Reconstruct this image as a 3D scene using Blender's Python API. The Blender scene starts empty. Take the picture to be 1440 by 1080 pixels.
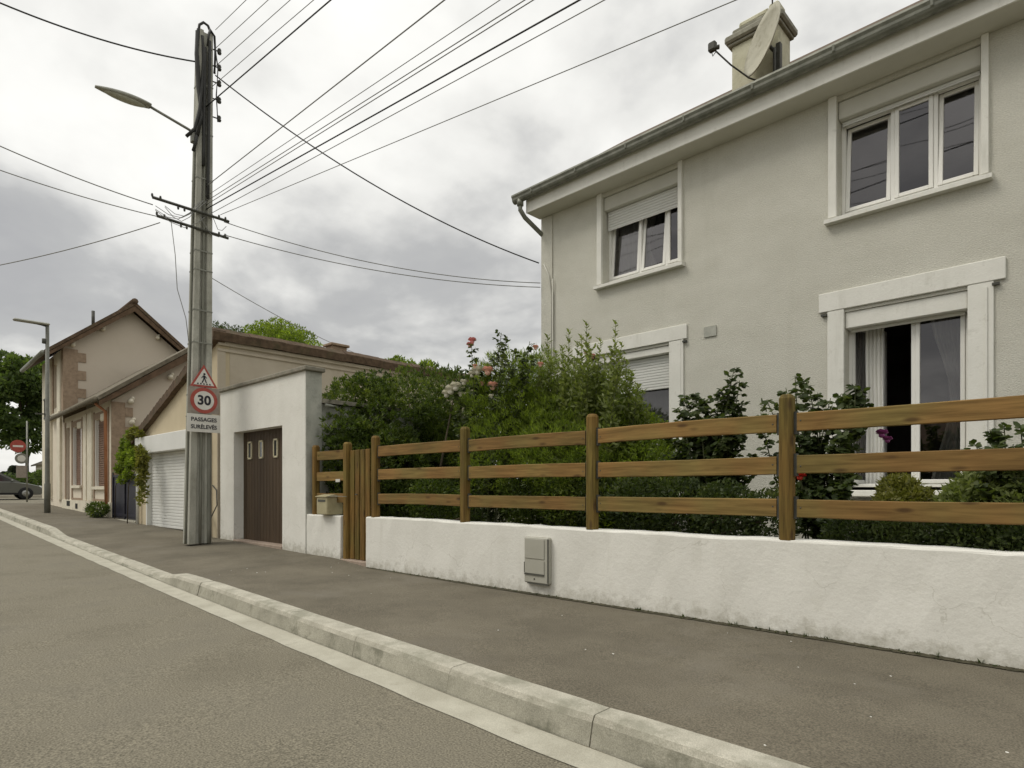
import bpy, math, random
from mathutils import Vector, Matrix
random.seed(7)
R = math.radians
PI = math.pi
sc = bpy.context.scene
col = sc.collection

# ------------------------------------------------------------------ camera
ALPHA = R(45.498)                      # angle between the view and the street
CAMH = 1.15
cam_d = bpy.data.cameras.new('camera')
cam = bpy.data.objects.new('camera', cam_d)
col.objects.link(cam)
cam.location = (0, 0, CAMH)
cam.rotation_euler = (R(90), 0, R(90) - ALPHA)
cam_d.sensor_width = 36
cam_d.lens = 21.375
cam_d.shift_y = 146 / 1440
cam_d.clip_start = 0.05
cam_d.clip_end = 2000
sc.camera = cam

# ------------------------------------------------------------------ world: bright overcast, broken by grey banks low down
SUN_EL, SUN_AZ = R(52), R(232)         # azimuth measured from +X towards +Y
CLOUD_SEED = 9.8
world = bpy.data.worlds.new('World')
sc.world = world
world.use_nodes = True
nt = world.node_tree
for n in list(nt.nodes):
    nt.nodes.remove(n)
def wn(t, **k):
    n = nt.nodes.new(t)
    for a, b in k.items():
        setattr(n, a, b)
    return n
def wl(a, b):
    nt.links.new(a, b)
def wmath(op, a, b=None, clamp=False):
    n = wn('ShaderNodeMath', operation=op)
    n.use_clamp = clamp
    for i, v in enumerate((a, b)):
        if v is None:
            continue
        if isinstance(v, (int, float)):
            n.inputs[i].default_value = v
        else:
            wl(v, n.inputs[i])
    return n.outputs[0]
tc = wn('ShaderNodeTexCoord')
sep = wn('ShaderNodeSeparateXYZ')
wl(tc.outputs['Generated'], sep.inputs[0])
zz = wmath('ADD', wmath('MAXIMUM', sep.outputs[2], 0.0), 0.30)
cmb = wn('ShaderNodeCombineXYZ')
wl(wmath('DIVIDE', sep.outputs[0], zz), cmb.inputs[0])
wl(wmath('DIVIDE', sep.outputs[1], zz), cmb.inputs[1])
cmb.inputs[2].default_value = CLOUD_SEED
n1 = wn('ShaderNodeTexNoise')
n1.inputs['Scale'].default_value = 1.8
n1.inputs['Detail'].default_value = 5
n1.inputs['Roughness'].default_value = 0.5
n1.inputs['Distortion'].default_value = 0.35
wl(cmb.outputs[0], n1.inputs['Vector'])
n2 = wn('ShaderNodeTexNoise')
n2.inputs['Scale'].default_value = 4.2
n2.inputs['Detail'].default_value = 6
n2.inputs['Roughness'].default_value = 0.55
wl(cmb.outputs[0], n2.inputs['Vector'])
# cloud banks sit between about 6 and 30 degrees up
def smap(lo, hi, t0, t1):
    n = wn('ShaderNodeMapRange', interpolation_type='SMOOTHSTEP')
    wl(sep.outputs[2], n.inputs['Value'])
    for k_, v_ in (('From Min', lo), ('From Max', hi), ('To Min', t0), ('To Max', t1)):
        n.inputs[k_].default_value = v_
    return n.outputs[0]
band = wmath('MULTIPLY', smap(0.30, 0.46, 0.14, 0.0), smap(0.09, 0.17, 0.3, 1.0))
dens = wmath('ADD', wmath('ADD', wmath('MULTIPLY', n1.outputs['Fac'], 0.70), wmath('MULTIPLY', n2.outputs['Fac'], 0.30)), band)
ramp = wn('ShaderNodeValToRGB')
e = ramp.color_ramp.elements
e[0].position = 0.36; e[0].color = (0.86, 0.85, 0.81, 1)
e[1].position = 0.74; e[1].color = (0.36, 0.36, 0.36, 1)
for p_, c_ in ((0.46, (0.79, 0.782, 0.745, 1)), (0.54, (0.68, 0.673, 0.642, 1)), (0.60, (0.52, 0.517, 0.50, 1)), (0.65, (0.41, 0.41, 0.403, 1))):
    q = e.new(p_); q.color = c_
wl(dens, ramp.inputs[0])
sky = wn('ShaderNodeTexSky', sky_type='NISHITA')
sky.sun_disc = False
sky.sun_elevation = SUN_EL
sky.sun_rotation = R(90) - SUN_AZ
sky.dust_density = 3
skyv = wn('ShaderNodeVectorMath', operation='SCALE')
wl(sky.outputs[0], skyv.inputs[0])
skyv.inputs['Scale'].default_value = 0.10
mixw = wn('ShaderNodeMixRGB')
mixw.inputs[0].default_value = 0.94    # nine tenths cloud, the rest thin blue showing through
wl(skyv.outputs[0], mixw.inputs[1])
wl(ramp.outputs[0], mixw.inputs[2])
bg = wn('ShaderNodeBackground')
wl(mixw.outputs[0], bg.inputs[0])
wl(smap(0.55, 0.95, 1.0, 1.55), bg.inputs[1])   # an overcast sky is brightest overhead
wo = wn('ShaderNodeOutputWorld')
wl(bg.outputs[0], wo.inputs[0])

sun_d = bpy.data.lights.new('sun', 'SUN')
sun_d.energy = 1.0
sun_d.angle = R(22)
sun_d.color = (1.0, 0.95, 0.86)
sun = bpy.data.objects.new('sun', sun_d)
col.objects.link(sun)
sdir = Vector((math.cos(SUN_AZ) * math.cos(SUN_EL), math.sin(SUN_AZ) * math.cos(SUN_EL), math.sin(SUN_EL)))
sun.rotation_euler = (-sdir).to_track_quat('-Z', 'Y').to_euler()
sun.location = (0, -5, 20)

sc.view_settings.view_transform = 'Standard'
sc.view_settings.look = 'None'
sc.view_settings.exposure = 0.36
sc.view_settings.gamma = 1

# ------------------------------------------------------------------ materials
def new_mat(name):
    m = bpy.data.materials.new(name)
    m.use_nodes = True
    return m, m.node_tree, m.node_tree.nodes['Principled BSDF']

def surf(name, c1, c2=None, scale=3.0, rough=0.8, bump=0.0, bscale=60.0, detail=6, fine=0.0, fscale=150.0,
         spec=0.3, metallic=0.0, stretch=None, spots=None, lo=0.35, hi=0.65, streak=None, bdist=0.01):
    """noise between two base colours, optional fine grain, spots (stains), rain streaks and bump"""
    m, t, b = new_mat(name)
    N, L = t.nodes, t.links
    c2 = c2 or c1
    co = N.new('ShaderNodeTexCoord')
    mp = N.new('ShaderNodeMapping')
    L.new(co.outputs['Object'], mp.inputs[0])
    if stretch:
        mp.inputs['Scale'].default_value = stretch
    n = N.new('ShaderNodeTexNoise')
    n.inputs['Scale'].default_value = scale
    n.inputs['Detail'].default_value = detail
    n.inputs['Roughness'].default_value = 0.62
    L.new(mp.outputs[0], n.inputs['Vector'])
    r = N.new('ShaderNodeValToRGB')
    r.color_ramp.elements[0].position = lo
    r.color_ramp.elements[1].position = hi
    r.color_ramp.elements[0].color = (*c1, 1)
    r.color_ramp.elements[1].color = (*c2, 1)
    L.new(n.outputs['Fac'], r.inputs[0])
    out = r.outputs[0]
    def mul(out, fac_out, color, blend='MIX'):
        mx = N.new('ShaderNodeMixRGB')
        mx.blend_type = blend
        L.new(fac_out, mx.inputs[0])
        L.new(out, mx.inputs[1])
        mx.inputs[2].default_value = (*color, 1)
        return mx.outputs[0]
    if fine:
        nf = N.new('ShaderNodeTexNoise')
        nf.inputs['Scale'].default_value = fscale
        nf.inputs['Detail'].default_value = 3
        L.new(co.outputs['Object'], nf.inputs['Vector'])
        mr = N.new('ShaderNodeMapRange')
        L.new(nf.outputs['Fac'], mr.inputs['Value'])
        mr.inputs['From Min'].default_value = 0.3
        mr.inputs['From Max'].default_value = 0.7
        mr.inputs['To Min'].default_value = 1 - fine
        mr.inputs['To Max'].default_value = 1 + fine
        vm = N.new('ShaderNodeVectorMath'); vm.operation = 'SCALE'
        L.new(out, vm.inputs[0]); L.new(mr.outputs[0], vm.inputs['Scale'])
        out = vm.outputs[0]
    if spots:
        sc_, col_, l_, h_, mx_ = spots
        ns = N.new('ShaderNodeTexNoise')
        ns.inputs['Scale'].default_value = sc_
        ns.inputs['Detail'].default_value = 7
        ns.inputs['Roughness'].default_value = 0.7
        L.new(co.outputs['Object'], ns.inputs['Vector'])
        mr = N.new('ShaderNodeMapRange')
        L.new(ns.outputs['Fac'], mr.inputs['Value'])
        mr.inputs['From Min'].default_value = l_
        mr.inputs['From Max'].default_value = h_
        mr.inputs['To Max'].default_value = mx_
        out = mul(out, mr.outputs[0], col_)
    if streak:
        sc_, col_, l_, h_, mx_ = streak
        mp2 = N.new('ShaderNodeMapping')
        mp2.inputs['Scale'].default_value = (1, 1, 0.12)
        L.new(co.outputs['Object'], mp2.inputs[0])
        ns = N.new('ShaderNodeTexNoise')
        ns.inputs['Scale'].default_value = sc_
        ns.inputs['Detail'].default_value = 6
        ns.inputs['Roughness'].default_value = 0.7
        L.new(mp2.outputs[0], ns.inputs['Vector'])
        mr = N.new('ShaderNodeMapRange')
        L.new(ns.outputs['Fac'], mr.inputs['Value'])
        mr.inputs['From Min'].default_value = l_
        mr.inputs['From Max'].default_value = h_
        mr.inputs['To Max'].default_value = mx_
        out = mul(out, mr.outputs[0], col_)
    L.new(out, b.inputs['Base Color'])
    b.inputs['Roughness'].default_value = rough
    b.inputs['Specular IOR Level'].default_value = spec
    b.inputs['Metallic'].default_value = metallic
    if bump:
        nb = N.new('ShaderNodeTexNoise')
        nb.inputs['Scale'].default_value = bscale
        nb.inputs['Detail'].default_value = 5
        nb.inputs['Roughness'].default_value = 0.65
        L.new(mp.outputs[0] if stretch else co.outputs['Object'], nb.inputs['Vector'])
        bp = N.new('ShaderNodeBump')
        bp.inputs['Strength'].default_value = bump
        bp.inputs['Distance'].default_value = bdist
        L.new(nb.outputs['Fac'], bp.inputs['Height'])
        L.new(bp.outputs[0], b.inputs['Normal'])
    return m

def leaf_mat(name, c_dark, c_mid, c_light, rough=0.55, trans=0.35):
    m, t, b = new_mat(name)
    N, L = t.nodes, t.links
    g = N.new('ShaderNodeNewGeometry')
    r = N.new('ShaderNodeValToRGB')
    r.color_ramp.elements[0].color = (*c_dark, 1)
    r.color_ramp.elements[1].color = (*c_light, 1)
    k = r.color_ramp.elements.new(0.55); k.color = (*c_mid, 1)
    co = N.new('ShaderNodeTexCoord')
    n = N.new('ShaderNodeTexNoise')
    n.inputs['Scale'].default_value = 2.2
    n.inputs['Detail'].default_value = 3
    L.new(co.outputs['Object'], n.inputs['Vector'])
    a = N.new('ShaderNodeMath'); a.operation = 'MULTIPLY_ADD'
    L.new(g.outputs['Random Per Island'], a.inputs[0]); a.inputs[1].default_value = 0.55
    s = N.new('ShaderNodeMath'); s.operation = 'MULTIPLY_ADD'
    L.new(n.outputs['Fac'], s.inputs[0]); s.inputs[1].default_value = 1.4; s.inputs[2].default_value = -0.5
    L.new(s.outputs[0], a.inputs[2])
    L.new(a.outputs[0], r.inputs[0])
    L.new(r.outputs[0], b.inputs['Base Color'])
    b.inputs['Roughness'].default_value = rough
    b.inputs['Specular IOR Level'].default_value = 0.3
    tr = N.new('ShaderNodeBsdfTranslucent')
    vm = N.new('ShaderNodeMixRGB'); vm.blend_type = 'MULTIPLY'; vm.inputs[0].default_value = 1
    L.new(r.outputs[0], vm.inputs[1]); vm.inputs[2].default_value = (1.5, 1.6, 0.7, 1)
    L.new(vm.outputs[0], tr.inputs[0])
    mx = N.new('ShaderNodeMixShader'); mx.inputs[0].default_value = trans
    L.new(b.outputs[0], mx.inputs[1]); L.new(tr.outputs[0], mx.inputs[2])
    L.new(mx.outputs[0], N['Material Output'].inputs[0])
    return m

def wood_mat(name, c1, c2, knot, axis='x'):
    m, t, b = new_mat(name)
    N, L = t.nodes, t.links
    co = N.new('ShaderNodeTexCoord')
    oi = N.new('ShaderNodeObjectInfo')
    ge = N.new('ShaderNodeNewGeometry')
    off = N.new('ShaderNodeVectorMath'); off.operation = 'MULTIPLY_ADD'
    cb = N.new('ShaderNodeCombineXYZ')
    ad = N.new('ShaderNodeMath'); ad.operation = 'ADD'
    L.new(oi.outputs['Random'], ad.inputs[0]); L.new(ge.outputs['Random Per Island'], ad.inputs[1])
    for i in range(3):
        L.new(ad.outputs[0], cb.inputs[i])
    L.new(cb.outputs[0], off.inputs[0]); off.inputs[1].default_value = (13, 29, 7)
    L.new(co.outputs['Object'], off.inputs[2])
    mp = N.new('ShaderNodeMapping')
    mp.inputs['Scale'].default_value = (1.2, 20, 20) if axis == 'x' else (20, 20, 1.2)
    L.new(off.outputs[0], mp.inputs[0])
    n = N.new('ShaderNodeTexNoise'); n.inputs['Scale'].default_value = 1.6; n.inputs['Detail'].default_value = 7
    n.inputs['Distortion'].default_value = 0.5; n.inputs['Roughness'].default_value = 0.6
    L.new(mp.outputs[0], n.inputs['Vector'])
    r = N.new('ShaderNodeValToRGB')
    r.color_ramp.elements[0].position = 0.36; r.color_ramp.elements[1].position = 0.64
    r.color_ramp.elements[0].color = (*c1, 1); r.color_ramp.elements[1].color = (*c2, 1)
    L.new(n.outputs['Fac'], r.inputs[0])
    # broad olive / orange patches of the treated pine
    n3 = N.new('ShaderNodeTexNoise'); n3.inputs['Scale'].default_value = 1.7; n3.inputs['Detail'].default_value = 2
    L.new(off.outputs[0], n3.inputs['Vector'])
    r3 = N.new('ShaderNodeValToRGB')
    r3.color_ramp.elements[0].position = 0.38; r3.color_ramp.elements[1].position = 0.62
    r3.color_ramp.elements[0].color = (0.92, 1.0, 0.80, 1); r3.color_ramp.elements[1].color = (1.10, 0.94, 0.78, 1)
    L.new(n3.outputs['Fac'], r3.inputs[0])
    mu = N.new('ShaderNodeMixRGB'); mu.blend_type = 'MULTIPLY'; mu.inputs[0].default_value = 1
    L.new(r.outputs[0], mu.inputs[1]); L.new(r3.outputs[0], mu.inputs[2])
    # knots
    mk = N.new('ShaderNodeMapping'); mk.inputs['Scale'].default_value = (3.0, 9, 9) if axis == 'x' else (9, 9, 3.0)
    L.new(off.outputs[0], mk.inputs[0])
    v = N.new('ShaderNodeTexVoronoi'); v.inputs['Scale'].default_value = 1.0
    L.new(mk.outputs[0], v.inputs['Vector'])
    mr = N.new('ShaderNodeMapRange'); mr.interpolation_type = 'SMOOTHSTEP'
    L.new(v.outputs['Distance'], mr.inputs['Value'])
    mr.inputs['From Min'].default_value = 0.24; mr.inputs['From Max'].default_value = 0.06
    mr.inputs['To Max'].default_value = 0.75
    mx = N.new('ShaderNodeMixRGB')
    L.new(mr.outputs[0], mx.inputs[0]); L.new(mu.outputs[0], mx.inputs[1]); mx.inputs[2].default_value = (*knot, 1)
    # board to board value
    hs = N.new('ShaderNodeMapRange'); L.new(ad.outputs[0], hs.inputs['Value'])
    hs.inputs['From Max'].default_value = 2; hs.inputs['To Min'].default_value = 0.78; hs.inputs['To Max'].default_value = 1.25
    sv = N.new('ShaderNodeVectorMath'); sv.operation = 'SCALE'
    L.new(mx.outputs[0], sv.inputs[0]); L.new(hs.outputs[0], sv.inputs['Scale'])
    L.new(sv.outputs[0], b.inputs['Base Color'])
    b.inputs['Roughness'].default_value = 0.75
    b.inputs['Specular IOR Level'].default_value = 0.25
    bp = N.new('ShaderNodeBump'); bp.inputs['Strength'].default_value = 0.25; bp.inputs['Distance'].default_value = 0.004
    L.new(n.outputs['Fac'], bp.inputs['Height']); L.new(bp.outputs[0], b.inputs['Normal'])
    return m

def glass_mat(name, tint=(0.55, 0.56, 0.56), refl=0.52):
    m, t, b = new_mat(name)
    N, L = t.nodes, t.links
    tr = N.new('ShaderNodeBsdfTransparent'); tr.inputs[0].default_value = (*tint, 1)
    gl = N.new('ShaderNodeBsdfGlossy'); gl.inputs['Roughness'].default_value = 0.02
    gl.inputs['Color'].default_value = (0.93, 0.90, 0.91, 1)
    co = N.new('ShaderNodeTexCoord')
    nz = N.new('ShaderNodeTexNoise'); nz.inputs['Scale'].default_value = 1.3; nz.inputs['Detail'].default_value = 1
    L.new(co.outputs['Object'], nz.inputs['Vector'])
    bp = N.new('ShaderNodeBump'); bp.inputs['Strength'].default_value = 0.12; bp.inputs['Distance'].default_value = 0.02
    L.new(nz.outputs['Fac'], bp.inputs['Height'])
    L.new(bp.outputs[0], gl.inputs['Normal'])
    lw = N.new('ShaderNodeLayerWeight'); lw.inputs['Blend'].default_value = refl
    mx = N.new('ShaderNodeMixShader')
    L.new(lw.outputs['Fresnel'], mx.inputs[0])
    L.new(tr.outputs[0], mx.inputs[1]); L.new(gl.outputs[0], mx.inputs[2])
    L.new(mx.outputs[0], N['Material Output'].inputs[0])
    return m

M = {}
M['asphalt_road'] = surf('asphalt_road', (0.158, 0.142, 0.103), (0.212, 0.192, 0.142), scale=0.9, rough=0.9, bump=0.55, bscale=130,
                         fine=0.5, fscale=95, spots=(0.9, (0.125, 0.113, 0.086), 0.50, 0.68, 0.55), bdist=0.006)
M['asphalt_path'] = surf('asphalt_path', (0.115, 0.101, 0.073), (0.165, 0.146, 0.107), scale=1.1, rough=0.92, bump=0.6, bscale=150,
                         fine=0.42, fscale=110, spots=(0.7, (0.185, 0.168, 0.135), 0.52, 0.70, 0.6), bdist=0.006)
M['kerb'] = surf('kerb_concrete', (0.36, 0.34, 0.275), (0.49, 0.465, 0.385), scale=5, rough=0.9, bump=0.5, bscale=70, fine=0.2,
                 fscale=160, spots=(2.6, (0.23, 0.225, 0.17), 0.50, 0.64, 0.7))
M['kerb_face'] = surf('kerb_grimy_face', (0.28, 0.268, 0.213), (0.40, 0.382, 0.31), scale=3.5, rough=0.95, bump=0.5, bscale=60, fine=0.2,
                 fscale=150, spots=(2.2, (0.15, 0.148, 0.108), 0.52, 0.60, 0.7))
M['line'] = surf('road_paint', (0.37, 0.35, 0.28), (0.46, 0.44, 0.36), scale=4, rough=0.85, bump=0.3, bscale=120, fine=0.16,
                 fscale=170, spots=(5, (0.24, 0.22, 0.165), 0.60, 0.74, 0.7))
M['soil'] = surf('garden_soil', (0.035, 0.030, 0.018), (0.05, 0.05, 0.025), scale=6, bump=0.8, bscale=20)
M['field'] = surf('verge_ground', (0.10, 0.10, 0.05), (0.17, 0.155, 0.11), scale=0.4, bump=0.4, bscale=8)
M['render_house'] = surf('house_render', (0.625, 0.610, 0.525), (0.69, 0.675, 0.59), scale=1.2, rough=0.95, bump=0.9, bscale=48, fine=0.07,
                         fscale=55, stretch=(1, 1, 1.9), streak=(2.2, (0.54, 0.525, 0.44), 0.56, 0.78, 0.45), bdist=0.022)
M['white_render'] = surf('white_wall_render', (0.71, 0.697, 0.635), (0.78, 0.767, 0.705), scale=2.0, rough=0.92, bump=0.32, bscale=22, fine=0.04,
                         fscale=80, spots=(3.1, (0.60, 0.575, 0.49), 0.56, 0.78, 0.5), streak=(4.5, (0.56, 0.545, 0.47), 0.58, 0.78, 0.4), bdist=0.014)
def weather(m, base_z, height, dirt, crack=0.0):
    """splash-back dirt close to the ground and hairline cracks in the coat"""
    t = m.node_tree; N, L = t.nodes, t.links; b = N['Principled BSDF']
    cur = b.inputs['Base Color'].links[0].from_socket
    co = N.new('ShaderNodeTexCoord'); sp = N.new('ShaderNodeSeparateXYZ'); L.new(co.outputs['Object'], sp.inputs[0])
    mr = N.new('ShaderNodeMapRange'); L.new(sp.outputs[2], mr.inputs['Value'])
    mr.inputs['From Min'].default_value = base_z + height; mr.inputs['From Max'].default_value = base_z; mr.inputs['To Max'].default_value = .42
    n = N.new('ShaderNodeTexNoise'); n.inputs['Scale'].default_value = 9; n.inputs['Detail'].default_value = 8; n.inputs['Roughness'].default_value = .75
    L.new(co.outputs['Object'], n.inputs['Vector'])
    a = N.new('ShaderNodeMath'); a.operation = 'ADD'; L.new(mr.outputs[0], a.inputs[0]); L.new(n.outputs['Fac'], a.inputs[1])
    m2 = N.new('ShaderNodeMapRange'); L.new(a.outputs[0], m2.inputs['Value'])
    m2.inputs['From Min'].default_value = .72; m2.inputs['From Max'].default_value = .98; m2.inputs['To Max'].default_value = .6
    mx = N.new('ShaderNodeMixRGB'); L.new(m2.outputs[0], mx.inputs[0]); L.new(cur, mx.inputs[1]); mx.inputs[2].default_value = (*dirt, 1)
    out = mx.outputs[0]
    if crack:
        nd = N.new('ShaderNodeTexNoise'); nd.inputs['Scale'].default_value = 3; nd.inputs['Detail'].default_value = 5; L.new(co.outputs['Object'], nd.inputs['Vector'])
        vm = N.new('ShaderNodeVectorMath'); vm.operation = 'MULTIPLY_ADD'; L.new(nd.outputs['Color'], vm.inputs[0]); vm.inputs[1].default_value = (.5, .5, .5); L.new(co.outputs['Object'], vm.inputs[2])
        v = N.new('ShaderNodeTexVoronoi'); v.feature = 'DISTANCE_TO_EDGE'; v.inputs['Scale'].default_value = 1.3; L.new(vm.outputs[0], v.inputs['Vector'])
        m3 = N.new('ShaderNodeMapRange'); L.new(v.outputs['Distance'], m3.inputs['Value']); m3.inputs['From Min'].default_value = .006; m3.inputs['From Max'].default_value = .001; m3.inputs['To Max'].default_value = 1
        n4 = N.new('ShaderNodeTexNoise'); n4.inputs['Scale'].default_value = 1.7; L.new(co.outputs['Object'], n4.inputs['Vector'])
        m4 = N.new('ShaderNodeMapRange'); L.new(n4.outputs['Fac'], m4.inputs['Value']); m4.inputs['From Min'].default_value = .50; m4.inputs['From Max'].default_value = .60; m4.inputs['To Max'].default_value = crack
        mm = N.new('ShaderNodeMath'); mm.operation = 'MULTIPLY'; L.new(m3.outputs[0], mm.inputs[0]); L.new(m4.outputs[0], mm.inputs[1])
        mx2 = N.new('ShaderNodeMixRGB'); L.new(mm.outputs[0], mx2.inputs[0]); L.new(out, mx2.inputs[1]); mx2.inputs[2].default_value = (*dirt, 1)
        out = mx2.outputs[0]
    L.new(out, b.inputs['Base Color'])
weather(M['white_render'], 0.0, 0.30, (0.30, 0.28, 0.21), .32)
M['white_trim'] = surf('white_trim_paint', (0.72, 0.71, 0.645), (0.79, 0.78, 0.715), scale=3, rough=0.8, bump=0.35, bscale=40,
                       spots=(6, (0.40, 0.38, 0.31), 0.58, 0.76, 0.5), streak=(6, (0.48, 0.47, 0.4), 0.56, 0.76, 0.4))
M['pvc'] = surf('white_pvc', (0.78, 0.77, 0.72), (0.81, 0.80, 0.75), scale=2, rough=0.35, spec=0.5)
M['shutter'] = surf('shutter_pvc', (0.56, 0.55, 0.48), (0.61, 0.60, 0.53), scale=2, rough=0.5)
M['shutter_white'] = surf('shutter_white', (0.66, 0.66, 0.62), (0.72, 0.72, 0.68), scale=2, rough=0.5)
M['soffit'] = surf('soffit_paint', (0.58, 0.565, 0.49), (0.64, 0.625, 0.55), scale=1.5, rough=0.8, bump=0.1)
M['zinc'] = surf('zinc_gutter', (0.16, 0.165, 0.135), (0.25, 0.255, 0.21), scale=5, rough=0.5, spec=0.5, metallic=0.3,
                 spots=(7, (0.10, 0.10, 0.075), 0.5, 0.7, 0.6))
M['grey_render'] = surf('grey_cement_render', (0.36, 0.365, 0.32), (0.47, 0.47, 0.41), scale=3, rough=0.95, bump=0.6, bscale=30,
                        spots=(4, (0.12, 0.125, 0.1), 0.5, 0.7, 0.5))
M['cap'] = surf('weathered_coping', (0.19, 0.175, 0.14), (0.30, 0.28, 0.22), scale=8, rough=0.95, bump=0.5, bscale=40)
M['beige_render'] = surf('beige_render', (0.47, 0.41, 0.32), (0.53, 0.47, 0.375), scale=1.0, rough=0.95, bump=0.25, bscale=30,
                         spots=(1.5, (0.33, 0.27, 0.19), 0.52, 0.75, 0.4), streak=(2, (0.30, 0.255, 0.19), 0.56, 0.78, 0.5))
M['cream_render'] = surf('cream_render', (0.52, 0.44, 0.30), (0.58, 0.50, 0.35), scale=1.3, rough=0.95, bump=0.2, bscale=30)
M['pink_render'] = surf('pinkish_render', (0.52, 0.455, 0.365), (0.57, 0.50, 0.41), scale=0.8, rough=0.95, bump=0.25, bscale=20,
                        spots=(0.8, (0.46, 0.39, 0.30), 0.5, 0.75, 0.5))
M['front_render'] = surf('pale_front_render', (0.66, 0.59, 0.47), (0.72, 0.65, 0.53), scale=2, rough=0.9)
M['stone_trim'] = surf('pale_stone_trim', (0.62, 0.57, 0.45), (0.72, 0.67, 0.54), scale=4, rough=0.85)
M['brick'] = surf('old_brick', (0.26, 0.19, 0.13), (0.36, 0.27, 0.19), scale=9, rough=0.9, bump=0.4, bscale=25)
M['rust_shutter'] = surf('brown_shutter_paint', (0.145, 0.085, 0.052), (0.20, 0.12, 0.075), scale=5, rough=0.7)
M['orange_pipe'] = surf('terracotta_pipe', (0.36, 0.15, 0.07), (0.44, 0.20, 0.10), scale=5, rough=0.6)
M['dark_vent'] = surf('dark_opening', (0.02, 0.02, 0.016))
M['tile'] = surf('brown_tile', (0.075, 0.050, 0.032), (0.14, 0.095, 0.06), scale=8, rough=0.9, bump=0.5, bscale=30,
                 spots=(3, (0.07, 0.075, 0.035), 0.52, 0.7, 0.6))
M['slate_tile'] = surf('grey_brown_tile', (0.115, 0.10, 0.07), (0.19, 0.165, 0.12), scale=7, rough=0.9, bump=0.4, bscale=20)
M['rafter'] = surf('dark_rafter_wood', (0.085, 0.055, 0.032), (0.14, 0.09, 0.055), scale=6, rough=0.9)
M['door_brown'] = surf('brown_garage_door', (0.055, 0.034, 0.017), (0.080, 0.052, 0.027), scale=2, rough=0.6, spec=0.4, stretch=(6, 6, 0.5))
M['cream_paint'] = surf('cream_paint', (0.55, 0.50, 0.34), (0.62, 0.57, 0.40), scale=4, rough=0.6)
M['mailbox'] = surf('beige_box_metal', (0.36, 0.32, 0.19), (0.43, 0.385, 0.24), scale=7, rough=0.55, spots=(12, (0.24, 0.2, 0.11), 0.55, 0.7, 0.5))
M['blue_gate'] = surf('dark_blue_metal', (0.012, 0.012, 0.020), (0.020, 0.019, 0.032), scale=3, rough=0.5)
M['pole'] = surf('pole_concrete', (0.33, 0.325, 0.275), (0.44, 0.435, 0.375), scale=3.0, rough=0.95, bump=0.6, bscale=45, fine=0.12, fscale=90,
                 stretch=(2, 2, 0.5), spots=(2.4, (0.22, 0.22, 0.175), 0.50, 0.68, 0.6))
M['pole_dark'] = surf('pole_groove', (0.17, 0.17, 0.14), (0.26, 0.26, 0.215), scale=3, rough=0.95, stretch=(2, 2, 0.4))
M['cable'] = surf('black_cable', (0.04, 0.04, 0.037), rough=0.6)
M['wire'] = surf('aged_wire', (0.26, 0.26, 0.245), rough=0.6)
M['steel'] = surf('galvanised_steel', (0.20, 0.20, 0.17), (0.28, 0.28, 0.24), scale=9, rough=0.55, metallic=0.5)
M['dark_steel'] = surf('dark_bracket_steel', (0.05, 0.05, 0.042), (0.09, 0.09, 0.075), scale=9, rough=0.6)
M['lamp_grey'] = surf('lamp_column_grey', (0.12, 0.12, 0.10), (0.17, 0.17, 0.145), scale=4, rough=0.6)
M['lamp_shell'] = surf('lamp_shell', (0.28, 0.28, 0.235), (0.36, 0.36, 0.305), scale=9, rough=0.45)
M['lamp_glass'] = surf('lamp_lens', (0.38, 0.38, 0.30), (0.45, 0.45, 0.37), scale=14, rough=0.25)
M['sign_back'] = surf('sign_plate_grey', (0.24, 0.20, 0.165), (0.31, 0.27, 0.225), scale=9, rough=0.5)
M['sign_white'] = surf('sign_white', (0.60, 0.585, 0.53), (0.66, 0.645, 0.59), scale=9, rough=0.4)
M['sign_red'] = surf('sign_red', (0.32, 0.062, 0.045), (0.38, 0.085, 0.065), scale=9, rough=0.4)
M['sign_black'] = surf('sign_black', (0.02, 0.02, 0.026), rough=0.4)
M['meter'] = surf('grey_plastic_box', (0.38, 0.37, 0.31), (0.42, 0.41, 0.35), scale=4, rough=0.5, spots=(8, (0.3, 0.29, 0.24), 0.55, 0.75, 0.5))
M['meter_dark'] = surf('box_slot_dark', (0.09, 0.09, 0.075))
M['chimney'] = surf('chimney_render', (0.52, 0.50, 0.36), (0.62, 0.60, 0.46), scale=4, rough=0.95, bump=0.5, bscale=30,
                    spots=(5, (0.20, 0.185, 0.10), 0.5, 0.7, 0.55))
M['dish'] = surf('dish_enamel', (0.40, 0.385, 0.30), (0.48, 0.46, 0.365), scale=4, rough=0.6, spots=(7, (0.22, 0.20, 0.13), 0.52, 0.68, 0.6))
M['curtain'] = surf('net_curtain', (0.80, 0.79, 0.74), (0.88, 0.87, 0.82), scale=3, rough=0.9, stretch=(14, 14, 0.6))
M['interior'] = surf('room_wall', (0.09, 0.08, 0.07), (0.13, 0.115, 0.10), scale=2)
M['glass'] = glass_mat('window_glass')
M['bark'] = surf('bark', (0.05, 0.04, 0.025), (0.10, 0.08, 0.05), scale=12, rough=0.95)
M['stem'] = surf('green_stem', (0.06, 0.075, 0.03), (0.10, 0.11, 0.05), scale=12, rough=0.8)
M['leaf_hedge'] = leaf_mat('leaf_hedge', (0.028, 0.044, 0.010), (0.075, 0.112, 0.019), (0.20, 0.235, 0.042))
M['leaf_bright'] = leaf_mat('leaf_bright', (0.075, 0.11, 0.016), (0.165, 0.22, 0.032), (0.27, 0.33, 0.065), trans=0.5)
M['leaf_rose'] = leaf_mat('leaf_rose', (0.026, 0.040, 0.013), (0.058, 0.082, 0.024), (0.13, 0.15, 0.05))
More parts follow.
